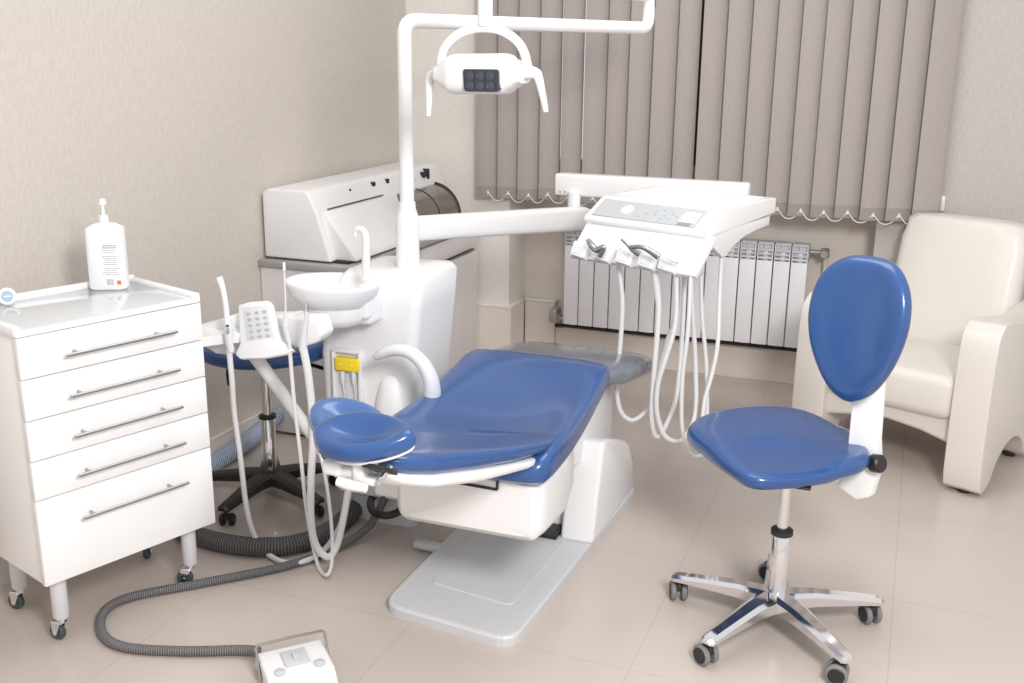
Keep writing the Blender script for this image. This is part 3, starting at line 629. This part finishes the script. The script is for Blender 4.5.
# recess with yellow plug holder
q0, q1 = aty(336, 351, 2.915), aty(361, 420, 2.915)
bm = B(); box(bm, (q0.x, 2.916, q1.z), (q1.x, 2.924, q0.z), .003); rc = part('recess', bm, M_LGREY, du, label='shallow grey recess in the tower front')
bm = B(); box(bm, (q0.x-.012, 2.902, q1.z-.01), (q0.x+.001, 2.93, q0.z+.010), .004); box(bm, (q1.x-.001, 2.902, q1.z-.01), (q1.x+.012, 2.93, q0.z+.010), .004); box(bm, (q0.x-.01, 2.902, q0.z-.001), (q1.x+.01, 2.93, q0.z+.012), .004); part('recess_frame', bm, M_WHITE, rc)
y0_, y1_ = aty(336, 356, 2.905), aty(360, 372, 2.905)
bm = box(B(), (y0_.x, 2.892, y1_.z), (y1_.x, 2.916, y0_.z), .005, 3); ys = part('plug_holder', bm, M_YELLOW, rc, label='yellow plastic holder with two plugs')
for px in (342, 353):
    q = aty(px, 372, 2.90); bm = B(); cyl(bm, (q.x, 2.904, q.z+.004), (q.x, 2.904, q.z-.030), .009, 14); cyl(bm, (q.x, 2.904, q.z-.028), (q.x, 2.904, q.z-.044), .006, 12); tube(bm, [(q.x, 2.904, q.z-.04), (q.x+.002, 2.908, q.z-.10), (q.x, 2.91, q.z-.15)], .0025, 6); part('plug', bm, M_LGREY, rc)
    bm = B(); lathe(bm, [(.003, 0), (.003, .003), (.001, .004)], Matrix.Translation(V((q.x, 2.893, (y0_.z+y1_.z)/2))) @ Matrix.Rotation(PI/2, 4, 'X'), 8); part('plug_stud', bm, M_WHITE, rc)
# bowl
bc = aty(334, 293, 2.84)
rr2 = lambda rx, ry, z, dx=0: [V((bc.x+dx+rx*math.cos(2*PI*k/40)*(1.0 if math.cos(2*PI*k/40) < 0 else .95), bc.y+ry*math.sin(2*PI*k/40), z)) for k in range(40)]
zR = aty(334, 283, 2.84).z
bm = loft(B(), [rr2(.02, .02, zR-.085), rr2(.08, .07, zR-.078), rr2(.12, .10, zR-.062), rr2(.150, .118, zR-.032), rr2(.160, .125, zR-.006), rr2(.163, .127, zR+.004), rr2(.158, .122, zR+.008), rr2(.150, .114, zR+.001), rr2(.125, .095, zR-.028), rr2(.08, .06, zR-.052), rr2(.02, .02, zR-.060)])
part('bowl', bm, M_WHITE, du, ang=180, label='shallow white spittoon bowl')
bm = loft(B(), [rr2(.03, .03, zR-.135, .01), rr2(.085, .08, zR-.125, .01), rr2(.105, .09, zR-.10, .01), rr2(.105, .09, zR-.07, .01), rr2(.07, .06, zR-.06, .01)]); box(bm, (bc.x, 2.84, zR-.13), (bc.x+.13, 3.0, zR-.03), .02, 3)
part('bowl_support', bm, M_WHITE, du, ang=60)
bm = B(); box(bm, (bc.x+.085, 2.82, zR-.11), (-1.555, 2.95, zR+.010), .02, 3); part('bowl_housing', bm, M_WHITE, du)
F_ = lambda x, y: (*aty(x, y, 2.84),)
bm = tube(B(), [F_(366, 276), F_(366, 255), F_(366, 240), F_(364, 232), F_(360, 229), F_(356, 231), F_(355.5, 236)], [.014, .013, .012, .011, .010, .009, .008], 14, 5); part('faucet', bm, M_WHITE, du, label='white hooked cup filler spout', ang=80)
# lamp pole
bm = B(); lathe(bm, [(.038, .902), (.0385, 1.055), (.036, 1.075), (.028, 1.10), (.027, 1.12)], Matrix.Translation(V((PX, PY, 0))), 36); part('pole_sleeve', bm, M_WHITE, du)
zA = aty(408, 20.5, PY).z; e1 = atz(648, 28, zA)
d_ = (V((e1.x, e1.y, 0))-V((PX, PY, 0))).normalized()
bm = tube(B(), fillet([(PX, PY, 1.08), (PX, PY, zA), (e1.x, e1.y, zA), (e1.x, e1.y, zA+.075)], .045), .0230, 18); part('lamp_pole', bm, M_WHITE, du, ang=80)
LY = 2.62; lp = aty(485, 30, LY)
up0 = V((e1.x, e1.y, zA+.115)); up1 = V((lp.x, LY, 2.02))
g1 = aty(592, -10, (e1.y*.78+LY*.22))
um = up0.lerp(up1, .3)
um = V((g1.x, g1.y, g1.z))
bm = tube(B(), fillet([V((e1.x, e1.y, zA+.072)), up0, um, up1], .05), .0215, 16); part('lamp_arm', bm, M_WHITE, du, ang=80)
zY = aty(485, 24, LY).z
bm = B(); cyl(bm, (lp.x, LY, zY-.005), (lp.x, LY, 2.03), .0195, 20); part('drop_post', bm, M_WHITE, du)
# lamp head
L_ = lambda x, y, Y=LY: aty(x, y, Y)
lc = L_(483, 74)
bm = tube(B(), [L_(441, 70), L_(441, 60), L_(445, 47), L_(457, 35), L_(472, 29), L_(487, 28), L_(502, 31), L_(516, 40), L_(524, 52), L_(528, 68)], .0115, 14, 6); lm = part('lamp_yoke', bm, M_WHITE, du, ang=80)
ctrs = [(439, 7, 12), (441, 9.5, 13), (445, 10.5, 14), (447, 14, 15), (451, 15.5, 16), (454, 18.5, 18), (459, 19.8, 19), (505, 19.8, 19), (510, 18, 18), (512, 15, 16), (517, 13.5, 15), (519, 10.5, 14), (525, 9, 13)]
rings = []
for x, hh, dd in ctrs:
    c = L_(x, 74 + (0 if x < 500 else 0)); h = hh*LY/1054*1.05; dq = dd*.0036
    rings.append([V((c.x, LY+dq*math.copysign(abs(math.cos(t))**.6, math.cos(t)), c.z+h*math.copysign(abs(math.sin(t))**.6, math.sin(t)))) for t in [2*PI*k/28 for k in range(28)]])
lh = part('lamp_head', loft(B(), rings), M_WHITE, du, ang=60)
a_, b_ = L_(463, 69, LY-.07), L_(499, 92, LY-.07)
fy = LY-.0735
bm = prism(B(), rounded([(a_.x, a_.z), (b_.x, a_.z+.001), (b_.x+.001, b_.z), (a_.x+.004, b_.z-.001)], .008, 4), (0, fy, 0), Xv, Zv, Yv*.02, .001, 1); pn = part('lens_panel', bm, M_LENS, lh, label='dark panel with six lenses')
for r_ in range(2):
    for c_ in range(3):
        x = a_.x+(b_.x-a_.x)*(.22+.28*c_); z = a_.z+(b_.z-a_.z)*(.28+.44*r_)
        Mr = Matrix.Translation(V((x, fy-.001, z))) @ Matrix.Rotation(PI/2, 4, 'X')
        bm = loft(B(), [[Mr @ V((rr_*math.cos(2*PI*k/20), rr_*math.sin(2*PI*k/20), zz)) for k in range(20)] for rr_, zz in ((.0115, 0), (.0115, .0022), (.0090, .0026), (.0085, .0008), (.006, .0006), (.003, .0022))]); part('lens', bm, M_LENSRING, lh)
for s, xs in ((-1, [(446, 73), (434, 75), (430, 79), (429, 90), (429, 104), (428.5, 116)]), (1, [(520, 72), (534, 73), (538, 77), (541, 88), (544, 102), (546, 112)])):
    bm = tube(B(), [L_(*q) for q in xs], [.021, .015, .0125, .010, .0085, .0065], 14, 5); part('lamp_handle', bm, M_WHITE, lh, ang=80)
# swing arm to the delivery tray
A1 = V((aty(584, 218, 4.08).x, 4.08, 0)); za = aty(584, 218, 4.08).z; zp_ = aty(409, 229, 3.06).z
d_ = (A1-V((PX, PY, 0))); d_.normalize(); sd = V((-d_.y, d_.x, 0))
def armring(t, hw, hh):
    zc = zp_+(za-zp_)*t
    c = V((PX, PY, 0)).lerp(A1, t)
    return [c+sd*(hw*math.copysign(abs(math.cos(a))**.5, math.cos(a)))+V((0, 0, zc+hh*math.copysign(abs(math.sin(a))**.5, math.sin(a)))) for a in [2*PI*k/24 for k in range(24)]]
bm = loft(B(), [armring(.01, .026, .040), armring(.4, .028, .044), armring(.75, .028, .047), armring(.98, .028, .048), armring(1.03, .022, .036)]); part('swing_arm', bm, M_WHITE, du, ang=50)
jp = aty(574, 205, 4.08)
bm = B(); cyl(bm, (jp.x, 4.08, za), (jp.x, 4.08, aty(574, 192, 4.08).z), .026, 20); part('arm_joint', bm, M_WHITE, du)
s0, s1 = aty(557, 183.5, 4.12), aty(750, 187, 4.12)
sdv = V((s1.x-s0.x, s1.y-s0.y, 0)); Ls = sdv.length; sa = math.atan2(sdv.y, sdv.x)
Ms = Matrix.Translation(V((s0.x, s0.y, 0))) @ Matrix.Rotation(sa, 4, 'Z')
h_ = .044; zc_ = (s0.z+s1.z)/2
bm = box(B(), (0, -.034, s0.z-h_), (Ls, .034, s0.z+h_), .010, 3, Ms); 
sp_ = part('spring_arm', bm, M_WHITE, du)
bm = B()
for dx in (.025, .045): cyl(bm, Ms @ V((dx, -.0352, s0.z-.028)), Ms @ V((dx, -.033, s0.z-.028)), .0045, 10)
part('screw', bm, M_INK, sp_)
# delivery tray (hangs from the spring arm)
TA = math.radians(-18.96); tu = V((math.cos(TA), math.sin(TA), 0)); tv = V((-math.sin(TA), math.cos(TA), 0))
T0 = V((-1.096, 3.589, 1.028)); TW = .5
dl = thing('delivery_tray', 'white instrument delivery tray with sloped control panel and hanging handpieces', 'instrument tray', T0, TA)
Yl, Zl, Xl = V((0, 1, 0)), V((0, 0, 1)), V((1, 0, 0))
bm = prism(B(), [(0, 0), (.105, .060), (.125, .066), (.485, .066), (.485, .012), (.30, .0), (.0, -.022), (-.004, -.008)], (0, 0, 0), Yl, Zl, Xl*TW, .006, 3)
part('upper_shell', bm, M_WHITE, dl, local=True)
for x_ in (0.004, TW-.030):
    bm = prism(B(), [(.0, -.012), (.455, .004), (.455, -.030), (.36, -.036), (.27, -.048), (.20, -.070), (.145, -.102), (.125, -.102), (.0, -.025)], (x_, 0, 0), Yl, Zl, Xl*.026, .005, 2); part('side_bracket', bm, M_WHITE, dl, local=True)
bm = box(B(), (.03, .12, -.045), (TW-.03, .44, .0), .01, 3); part('underbox', bm, M_WHITE2, dl, local=True)
bm = prism(B(), rounded([(.14, .067), (.48, .067), (.48, .0665), (.14, .0665)], .0001, 1) if False else [(.15, .066), (.45, .066), (.45, .0685), (.15, .0685)], (.03, 0, 0), Yl, Zl, Xl*(TW-.06), .001, 1); part('tray_mat', bm, M_LABELP, dl, local=True)
sl_ = V((0, .105, .060)).normalized(); sn = V((0, -.060, .105)).normalized()
def onpanel(x0, x1, t0, t1, h0, h1, bev=.0006):
    bm = B(); o = V((x0, 0, 0))+sl_*t0+sn*h0
    return prism(bm, [(0, 0), (x1-x0, 0), (x1-x0, t1-t0), (0, t1-t0)], o, Xl, sl_, sn*(h1-h0), bev, 1)
cp = part('control_panel', onpanel(.025, TW-.055, .012, .108, .001, .0035), M_PANEL, dl, local=True, label='silver grey membrane control panel')
bm = B(); o = V((.15, 0, 0))+sl_*.06+sn*.0036
lathe(bm, [(.024, 0), (.024, .002), (.021, .0026)], Matrix.Translation(o) @ sn.to_track_quat('Z', 'Y').to_matrix().to_4x4(), 30); part('round_button', bm, M_WHITE, cp, local=True)
bm = B()
for (x, t) in ((.205, .03), (.235, .025), (.23, .05), (.265, .05), (.262, .07), (.29, .075), (.30, .05), (.295, .03), (.325, .035), (.33, .06), (.318, .078), (.35, .05)):
    merge(bm, onpanel(x, x+.009, t, t+.005, .0034, .0042, 0))
part('key_marks', bm, M_TEAL, cp, local=True)
merge_b = onpanel(.375, .435, .03, .085, .0034, .006); part('display', merge_b, M_LABELP, cp, local=True)
part('display_strip', onpanel(.375, .425, .014, .026, .0034, .006), M_VALVE, cp, local=True)
# holder panel dropping forward from the front edge
hp = V((0, -.075, -.105)).normalized(); hn = V((0, -.105, .075)).normalized(); hl = .150
bm = prism(B(), [(.010, 0), (TW+.022, .0), (TW+.006, hl), (-.008, hl)], V((0, .012, -.012)), Xl, hp, -hn*.022, .004, 2); hb = part('holder_panel', bm, M_WHITE, dl, local=True)
slots = [.045, .145, .235, .325, .405]
for i, x in enumerate(slots):
    o = V((0, .012, -.012))
    bm = prism(B(), [(x-.036, hl-.052), (x+.036, hl-.048), (x+.034, hl+.012), (x-.030, hl+.004)], o, Xl, hp, hn*.030, .006, 2); part('holder', bm, M_WHITE, dl, local=True)
    bm = prism(B(), [(x-.026, hl-.034), (x+.026, hl-.030), (x+.018, hl+.002), (x-.018, hl-.002)], o+hn*.029, Xl, hp, hn*.0025, .001, 1); part('holder_lip', bm, M_LGREY, dl, local=True)
def TP(px, py, dv=-.09): # point on plane in front of holders
    dirv = ray(px, py); o = CAM-T0; n = tv; t = (dv - o.dot(n))/dirv.dot(n); return CAM+dirv*t
def hand(name, pts, rs, m, label, cat='handpiece'):
    return solo(name, tube(B(), [TP(*p, dv) for p, dv in pts], rs, 12, 5), m, label, cat, group='handpieces on the delivery tray', ang=60)
hand('dental_syringe', [((588, 240), -.11), ((592, 246), -.118), ((597, 250), -.12), ((604, 247), -.12), ((600, 256), -.115)], [.008, .012, .011, .009, .010], M_STEEL, 'short chrome syringe in the leftmost holder of the delivery tray')
hand('dental_turbine', [((622, 239), -.13), ((627, 244), -.13), ((633, 250), -.128), ((640, 254), -.12)], [.006, .006, .009, .012], M_STEEL, 'thin angled metal handpiece with upturned tip in the middle of the delivery tray')
hand('contra_angle', [((630, 247), -.137), ((641, 247), -.137), ((650, 251), -.132), ((659, 257), -.125)], [.006, .008, .010, .012], M_STEEL, 'thick angled metal handpiece lying right of the middle holder')
hand('scaler_handpiece', [((664, 255), -.128), ((672, 260), -.125), ((679, 262), -.12)], [.003, .005, .008], M_WHITE, 'small white scaler handpiece in the rightmost holder')
def cord(parent, pts, r, label, Y, m=M_CORD):
    P = []
    for x, y, dy in pts:
        p = aty(x, y, Y+dy)
        if p.z < .016: p = atz(x, y, .016)
        P.append((*p,))
    return part('cord', tube(B(), P, r, 10, 7), m, parent, label=label, ang=80)
Q = lambda L, s, ox, oy: [(x/s+ox, y/s+oy, d) for x, y, d in L]
Yc = 3.47
cord(dl, Q([(190, 85, .05), (203, 200, .02), (195, 350, 0), (183, 460, -.02), (195, 550, -.03), (230, 585, -.02), (270, 565, 0), (300, 520, .02), (320, 430, .04), (348, 330, .06), (376, 250, .09), (383, 120, .12)], 3.25, 560, 240), .0085, 'leftmost pale cord hanging in a loop from the delivery tray', Yc)
cord(dl, Q([(308, 105, -.02), (318, 180, -.03), (320, 250, -.04), (308, 400, -.05), (298, 520, -.05), (300, 600, -.04), (316, 640, -.02), (345, 600, 0), (375, 520, .02), (390, 400, .04), (400, 250, .06), (405, 115, .08)], 3.25, 560, 240), [.013, .012, .010, .009, .0085, .0085, .0085, .0085, .0085, .0085, .0085, .0085], 'thick-topped pale cord second from the left under the delivery tray', Yc-.01)
cord(dl, Q([(378, 120, -.06), (375, 270, -.07), (345, 380, -.08), (318, 470, -.08), (315, 560, -.07), (340, 635, -.05), (380, 655, -.03), (410, 635, 0), (440, 560, .05), (440, 400, .09), (432, 250, .1), (428, 120, .1)], 3.25, 560, 240), .0085, 'middle pale cord with a wide low loop under the delivery tray', Yc)
cord(dl, Q([(425, 118, -.10), (415, 300, -.11), (398, 450, -.11), (396, 600, -.10), (415, 680, -.08), (440, 705, -.04), (470, 680, 0), (478, 560, .04), (475, 400, .05), (462, 250, .05), (458, 115, .04)], 3.25, 560, 240), .0072, 'pale cord with the lowest loop beside the blue stool seat', Yc)
cord(dl, Q([(525, 45, .1), (518, 180, .08), (513, 330, .04), (495, 430, .02), (470, 520, 0), (462, 600, -.02)], 3.25, 560, 240), .0075, 'rightmost thin cord under the right side of the delivery tray', Yc)

# ================================================================= ASSISTANT TRAY
AY = 2.62
as_ = thing('assistant_tray', 'small white assistant instrument tray with keypad in front of the round blue stool', 'instrument tray', (*aty(265, 340, AY).xy, .50))
K = lambda x, y, Y=AY: aty(x, y, Y)
def pxprism(poly, Y, depth, bev=.004, seg=2, lean=0):
    pts = [aty(x, y, Y) for x, y in poly]
    return prism(B(), [(p.x, p.z) for p in pts], (0, Y, 0), Xv, Zv, V((0, depth, 0)), bev, seg)
zt2 = aty(265, 333, AY-.02).z
topo = [atz(x, y, zt2) for x, y in ((196, 326), (212, 321), (236, 316), (262, 312), (290, 311), (316, 314), (330, 319), (328, 327), (300, 331), (262, 332), (225, 334), (196, 338))]
bm = B(); top_ = [(p.x, p.y) for p in topo]
loft(bm, [[V((x, y, zt2-.030)) for x, y in top_], [V((x, y, zt2-.003)) for x, y in top_], [V((x, y, zt2)) for x, y in top_]])
part('wing', bm, M_WHITE, as_, ang=50)
for poly in ([(197, 327), (228, 317), (231, 356), (215, 354), (206, 348), (197, 346)], [(286, 317), (317, 319), (322, 336), (317, 343), (298, 349), (290, 345)]):
    part('holder_block', pxprism(poly, AY-.035, .075, .008, 3), M_WHITE, as_)
part('back_block', pxprism([(228, 320), (290, 316), (290, 344), (232, 352)], AY+.0, .08, .006, 3), M_WHITE, as_)
def slab(poly_px, Y0, Y1, ytop, ybot, th, m, nm, parent, bev=.003, lift=0):
    pts = []
    for x, y in poly_px:
        t = (y-ytop)/(ybot-ytop); pts.append(aty(x, y, Y1+(Y0-Y1)*t))
    i_ = len(pts)//2
    nrm = (pts[1]-pts[0]).cross(pts[i_]-pts[1]).normalized()
    if nrm.y > 0: nrm = -nrm
    uu = (pts[1]-pts[0]); uu = (uu-nrm*uu.dot(nrm)).normalized(); vv = nrm.cross(uu)
    o = pts[0]+nrm*lift
    return part(nm, prism(B(), [((p-pts[0]).dot(uu), (p-pts[0]).dot(vv)) for p in pts], o, uu, vv, -nrm*th, bev, 2), m, parent)
kp = slab([(238, 305), (250, 301.5), (268, 300.5), (271, 304), (280, 340), (293, 350), (286, 354), (264, 358), (240, 359), (235, 354), (240, 344)], AY-.085, AY-.005, 300, 358, .02, M_WHITE, 'keypad', as_, .004)
slab([(243, 308), (267, 305), (275, 337), (247, 341)], AY-.085, AY-.005, 300, 358, .003, M_LGREY, 'keypad_membrane', kp, .0008, .002)
bm = B()
for r_ in range(5):
    for c_ in range(3):
        q = aty(249+c_*8+r_*.9, 313+r_*6.0-c_*1.0, AY-.005-.080*((313+r_*6-300)/58)-.004); box(bm, (q.x-.005, q.y-.006, q.z-.002), (q.x+.005, q.y+.002, q.z+.002), .0005)
ks = part('keys', bm, M_PANEL, kp)
# support arm down to the chair base
part('support_arm', tube(B(), [K(252, 352, 2.66), K(262, 366, 2.68), K(285, 398, 2.74), K(310, 432, 2.80), K(335, 462, 2.88), (-1.62, 2.94, .42)], [.022, .021, .021, .021, .021, .021], 16, 5), M_WHITE, as_, ang=80)
GA = 'instruments in the assistant tray'
def inst(name, segs, label):
    t = thing(name, label, 'handpiece', segs[0][1][0], 0, GA)
    for nm, pts, rs, m in segs: part(nm, tube(B(), pts, rs, 14, 5), m, t, ang=70)
    return t
i1 = inst('saliva_ejector', [('handle', [K(231, 352, 2.53), K(229, 340, 2.53), K(228, 328, 2.53), K(227.5, 322, 2.53)], [.009, .013, .014, .010], M_LGREY), ('nozzle', [K(227, 324, 2.53), K(226, 308, 2.53), K(223, 290, 2.53), K(219, 277, 2.53)], [.009, .0085, .0085, .0105], M_WHITE)], 'wide white curved suction nozzle at the left end of the assistant tray')
i2 = inst('air_syringe', [('handle', [K(289, 343, 2.55), K(287, 334, 2.55), K(285.5, 325, 2.55), K(286, 313, 2.55)], [.006, .008, .011, .005], M_LGREY), ('nozzle', [K(285.6, 314, 2.55), K(285, 290, 2.55), K(284, 268, 2.55)], [.003, .0028, .0028], M_LGREY), ('tip', [K(284.2, 270, 2.55), K(284, 262.5, 2.55)], [.0045, .004], M_WHITE)], 'thin upright white probe in the middle of the assistant tray')
i3 = inst('curing_light', [('handle', [K(303, 350, 2.52), K(304, 336, 2.52), K(306, 322, 2.52), K(307, 309, 2.52)], [.012, .010, .008, .006], M_LGREY), ('tip', [K(307, 311, 2.52), K(307.5, 303, 2.52)], [.0065, .005], M_CHROME)], 'metal-tipped handpiece at the right end of the assistant tray')
part('button', box(B(), K(227.6, 326, 2.512)-V((.0035, .004, .002)), K(227.6, 326, 2.512)+V((.0035, .004, .003)), .001), M_BLACK, i1)
part('button', box(B(), K(228.2, 331, 2.512)-V((.002, .004, .008)), K(228.2, 331, 2.512)+V((.002, .004, .008)), .001), M_INK, i1)
cord(i1, [(229, 350, -.09), (232, 380, -.08), (234, 410, -.06), (240, 455, -.04), (248, 515, 0), (262, 548, .01), (288, 563, .02), (318, 555, .04), (338, 530, .08), (347, 500, .12), (352, 470, .2)], .0088, 'thick pale hose from the left end of the assistant tray looping near the floor', AY)
cord(i2, [(289, 340, -.07), (294, 400, -.06), (301, 460, -.04), (308, 520, -.02), (318, 565, -.01), (327, 575, 0), (332, 560, 0), (331, 520, .04), (324, 470, .08), (314, 430, .12), (311, 400, .15)], .006, 'thin pale cord with the lowest loop under the assistant tray', AY)
cord(i3, [(303, 347, -.1), (309, 380, -.09), (313, 430, -.07), (311, 480, -.05), (311, 520, -.04), (316, 545, -.02), (328, 557, .0), (337, 545, .03), (344, 515, .06), (350, 480, .12)], .0115, 'pale cord hanging straight from the right end of the assistant tray', AY)

# ================================================================= FRONT STOOL
so = V((-.25, 2.80, 0)); ST = thing('operator_stool', 'blue padded operator stool with oval backrest and chrome star base in the foreground', 'stool', so)
star(ST, M_CHROME, 5, .315, math.radians(170), .122, .03, .030, M_WHEEL, 1)
bm = B(); lathe(bm, [(.020, .055), (.030, .062), (.034, .085), (.034, .115), (.028, .122)]); part('hub', bm, M_CHROME, ST, local=True)
bm = B(); lathe(bm, [(.025, .118), (.027, .13), (.027, .295), (.024, .30)]); part('outer_column', bm, M_CHROME, ST, local=True)
bm = B(); lathe(bm, [(.026, .296), (.031, .299), (.031, .312), (.022, .318)]); part('collar', bm, M_BLACK, ST, local=True)
bm = B(); lathe(bm, [(.0155, .31), (.0155, .47)]); part('column', bm, M_CHROME, ST, local=True)
SZ = .515
bm = B(); box(bm, (-.06, -.05, .458), (.07, .05, .4665), .004); part('seat_plate', bm, M_BLACK, ST, local=True)
sp_px = [(687, 429), (708, 415), (755, 408), (800, 411), (838, 427), (866, 447), (868, 462), (835, 471), (790, 477), (752, 477), (728, 464), (704, 446)]
o2 = [atz(x, y-2, SZ)-so for x, y in sp_px]
o2 = ol([(p.x, p.y) for p in o2], 5)
bm = cushion(B(), o2, cprof(.060, 0, .11, 8, 5), Matrix.Translation(V((0, 0, SZ-.050))), lambda x, y, z: (-.018*max(0, 1-((x+.02)**2+(y-.0)**2)/.03) if z > .05 else 0) + (.006 if x > .12 else 0))
part('seat', bm, M_BLUE, ST, local=True, ang=180)
# backrest: egg-shaped pad facing left of the camera
bc_ = aty(861, 331, 2.93)-so
by = math.radians(-28)
Mb = Matrix.Translation(bc_) @ Matrix.Rotation(by, 4, 'Z') @ Matrix.Rotation(math.radians(84), 4, 'X')
egg = ol([(0, .205), (.075, .192), (.130, .13), (.146, .04), (.124, -.06), (.075, -.15), (.02, -.195), (-.03, -.195), (-.084, -.15), (-.130, -.06), (-.147, .04), (-.130, .135), (-.075, .192)], 5)
bm = cushion(B(), egg, cprof(.058, 0, .16, 8, 5), Mb @ Matrix.Translation(V((0, 0, -.03))), lambda x, y, z: x*x*1.4)
part('backrest', bm, M_BLUE, ST, local=True, ang=180)
W_ = lambda x, y, Y=2.97: (aty(x, y, Y)-so)
bm = B(); pp = [aty(x, y, 2.965)-so for x, y in ((853, 380), (880, 380), (876, 440), (877, 470), (869, 498), (855, 501), (836, 487), (845, 468))]
prism(bm, [(p.x, p.z) for p in pp], (0, pp[0].y, 0), Xv, Zv, V((.018, .03, 0)), .008, 3); part('back_arm', bm, M_WHITE, ST, local=True, label='white plastic back support')
bm = B(); c0 = W_(872, 463, 2.96); c1 = W_(882, 464, 2.94); cyl(bm, c0, c0+(c1-c0).normalized()*.035, .026, 20, bev=.005); part('knob', bm, M_BLACK, ST, local=True)
bm = B(); tube(bm, [V((.08, .03, .476)), V((.16, .09, .470)), W_(858, 462, 2.965)], .009, 8, 4, .5); part('back_bracket', bm, M_BLACK, ST, local=True)

# ================================================================= ARMCHAIR
AR = math.atan2(.36, .93)*-1       # local x to the chair's right as seen from the front, local -y = forward
ac0 = V((.285, 4.03, 0)); AW = .665; AD = .72
Ma = basis(ac0, AR)
ar = thing('armchair', 'cream leather armchair by the back wall behind the blue stool', 'armchair', ac0, AR)
def armpoly(): return [(0, .03), (.10, .03), (.16, .10), (.26, .15), (.38, .15), (.47, .10), (.53, .03), (.60, .03), (.66, .30), (.70, .60), (.66, .63), (.45, .61), (.20, .645), (.07, .66), (.045, .65), (.005, .61), (-.010, .50), (-.015, .25)]
for nm, x0_, w_ in (('armrest', -.03, .135), ('armrest', -AW, .135)):
    pol = spline([(a, b, 0) for a, b in armpoly()], 3, True)
    bm = prism(B(), [(p.x, p.y) for p in pol], (x0_-.05, 0, 0), Yl, Zl, Xl*w_, .028, 4); part(nm, bm, M_LEATHER, ar, local=True, ang=60)
bm = B(); 
# seat block with arched underside
pol = [(-AW+.06, .17), (-AW+.2, .20), (-AW/2, .215), (-.2, .20), (-.05, .165), (-.05, .40), (-AW+.06, .40)]
prism(bm, pol, (0, .03, 0), Xl, Zl, Yl*.58, .018, 3); part('seat_frame', bm, M_LEATHER, ar, local=True, ang=60)
bm = B(); box(bm, (-AW+.085, -.01, .27), (-.075, .50, .445), .045, 4); part('seat_cushion', bm, M_LEATHER, ar, local=True, ang=60)
bm = B(); rings = []
for t in range(9):
    z = .30+.62*t/8; y = .47+.17*(t/8); th = .17-.05*t/8
    if t == 8: z = .915
    rings.append([V((x_, y_, z)) for x_, y_ in [(-AW+.075+(.02 if t == 8 else 0), y+.02), (-AW+.11, y), (-AW/2, y-.012), (-.12, y), (-.085-(.02 if t == 8 else 0), y+.02), (-.075-(.02 if t == 8 else 0), y+th*.6), (-.12, y+th), (-AW/2, y+th+.01), (-AW+.11, y+th), (-AW+.065, y+th*.6)]])
rings = [[(p-sum(rings[0], V())/10)*.9+sum(rings[0], V())/10 for p in rings[0]]]+rings
c = sum(rings[-1], V())/10
rings.append([c+(p-c)*.86+V((0, 0, .018)) for p in rings[-1]]); rings.append([c+(p-c)*.5+V((0, 0, .026)) for p in rings[-2]])
loft(bm, rings)
bmesh.ops.subdivide_edges(bm, edges=bm.edges[:], cuts=1, smooth=.6, use_grid_fill=True)
part('backrest', bm, M_LEATHER, ar, local=True, ang=80)
for x_, y_ in ((-.015, .05), (-AW-.0, .05), (-.015, .565), (-AW-.0, .565)):
    part('foot', lathe(B(), [(.024, 0), (.030, .035)], Matrix.Translation(V((x_, y_, 0))), 16), M_BLACK, ar, local=True)

# ================================================================= FOOT CONTROL
f0 = atz(252, 668, 0); fcx = [atz(255, 655, .0), atz(338, 637, .0)]
FA = math.atan2((fcx[1]-fcx[0]).y, (fcx[1]-fcx[0]).x)
FA = math.radians(47)
fo = atz(296, 677, .0)
ft = thing('foot_control', 'white foot control box with wire handle and grey square pedal on the floor', 'foot control', fo, FA)
prof = [(-.10, .0), (-.10, .020), (-.065, .052), (.055, .062), (.085, .040), (.088, .0)]
bm = prism(B(), prof, (-.088, 0, 0), Yl, Zl, Xl*.176, .010, 3); part('housing', bm, M_WHITE, ft, local=True)
tl = Matrix.Translation(V((0, -.005, .0578))) @ Matrix.Rotation(math.atan2(.010, .12), 4, 'X')
part('pedal', box(B(), (-.033, -.028, -.003), (.033, .034, .006), .002, M=tl), M_GREYP, ft, local=True)
part('pedal_tab', box(B(), (-.008, -.012, .005), (.008, .012, .013), .002, M=tl), M_GREYP, ft, local=True)
for s in (-1, 1): part('button', lathe(B(), [(.0145, -.003), (.0145, .004), (.012, .006)], tl @ Matrix.Translation(V((s*.052, -.042, 0))), 20), M_GREYP, ft, local=True)
hx = .092
bm = B()
tube(bm, [(-hx, .0, .015), (-hx, .02, .05), (-hx, .040, .088), (-hx+.005, .042, .092), (0, .043, .093), (hx-.005, .042, .092), (hx, .040, .088), (hx, .02, .05), (hx, .0, .015)], .0038, 8, 0, 1); part('handle', bm, M_STEEL, ft, local=True, label='thin bent metal carrying handle')
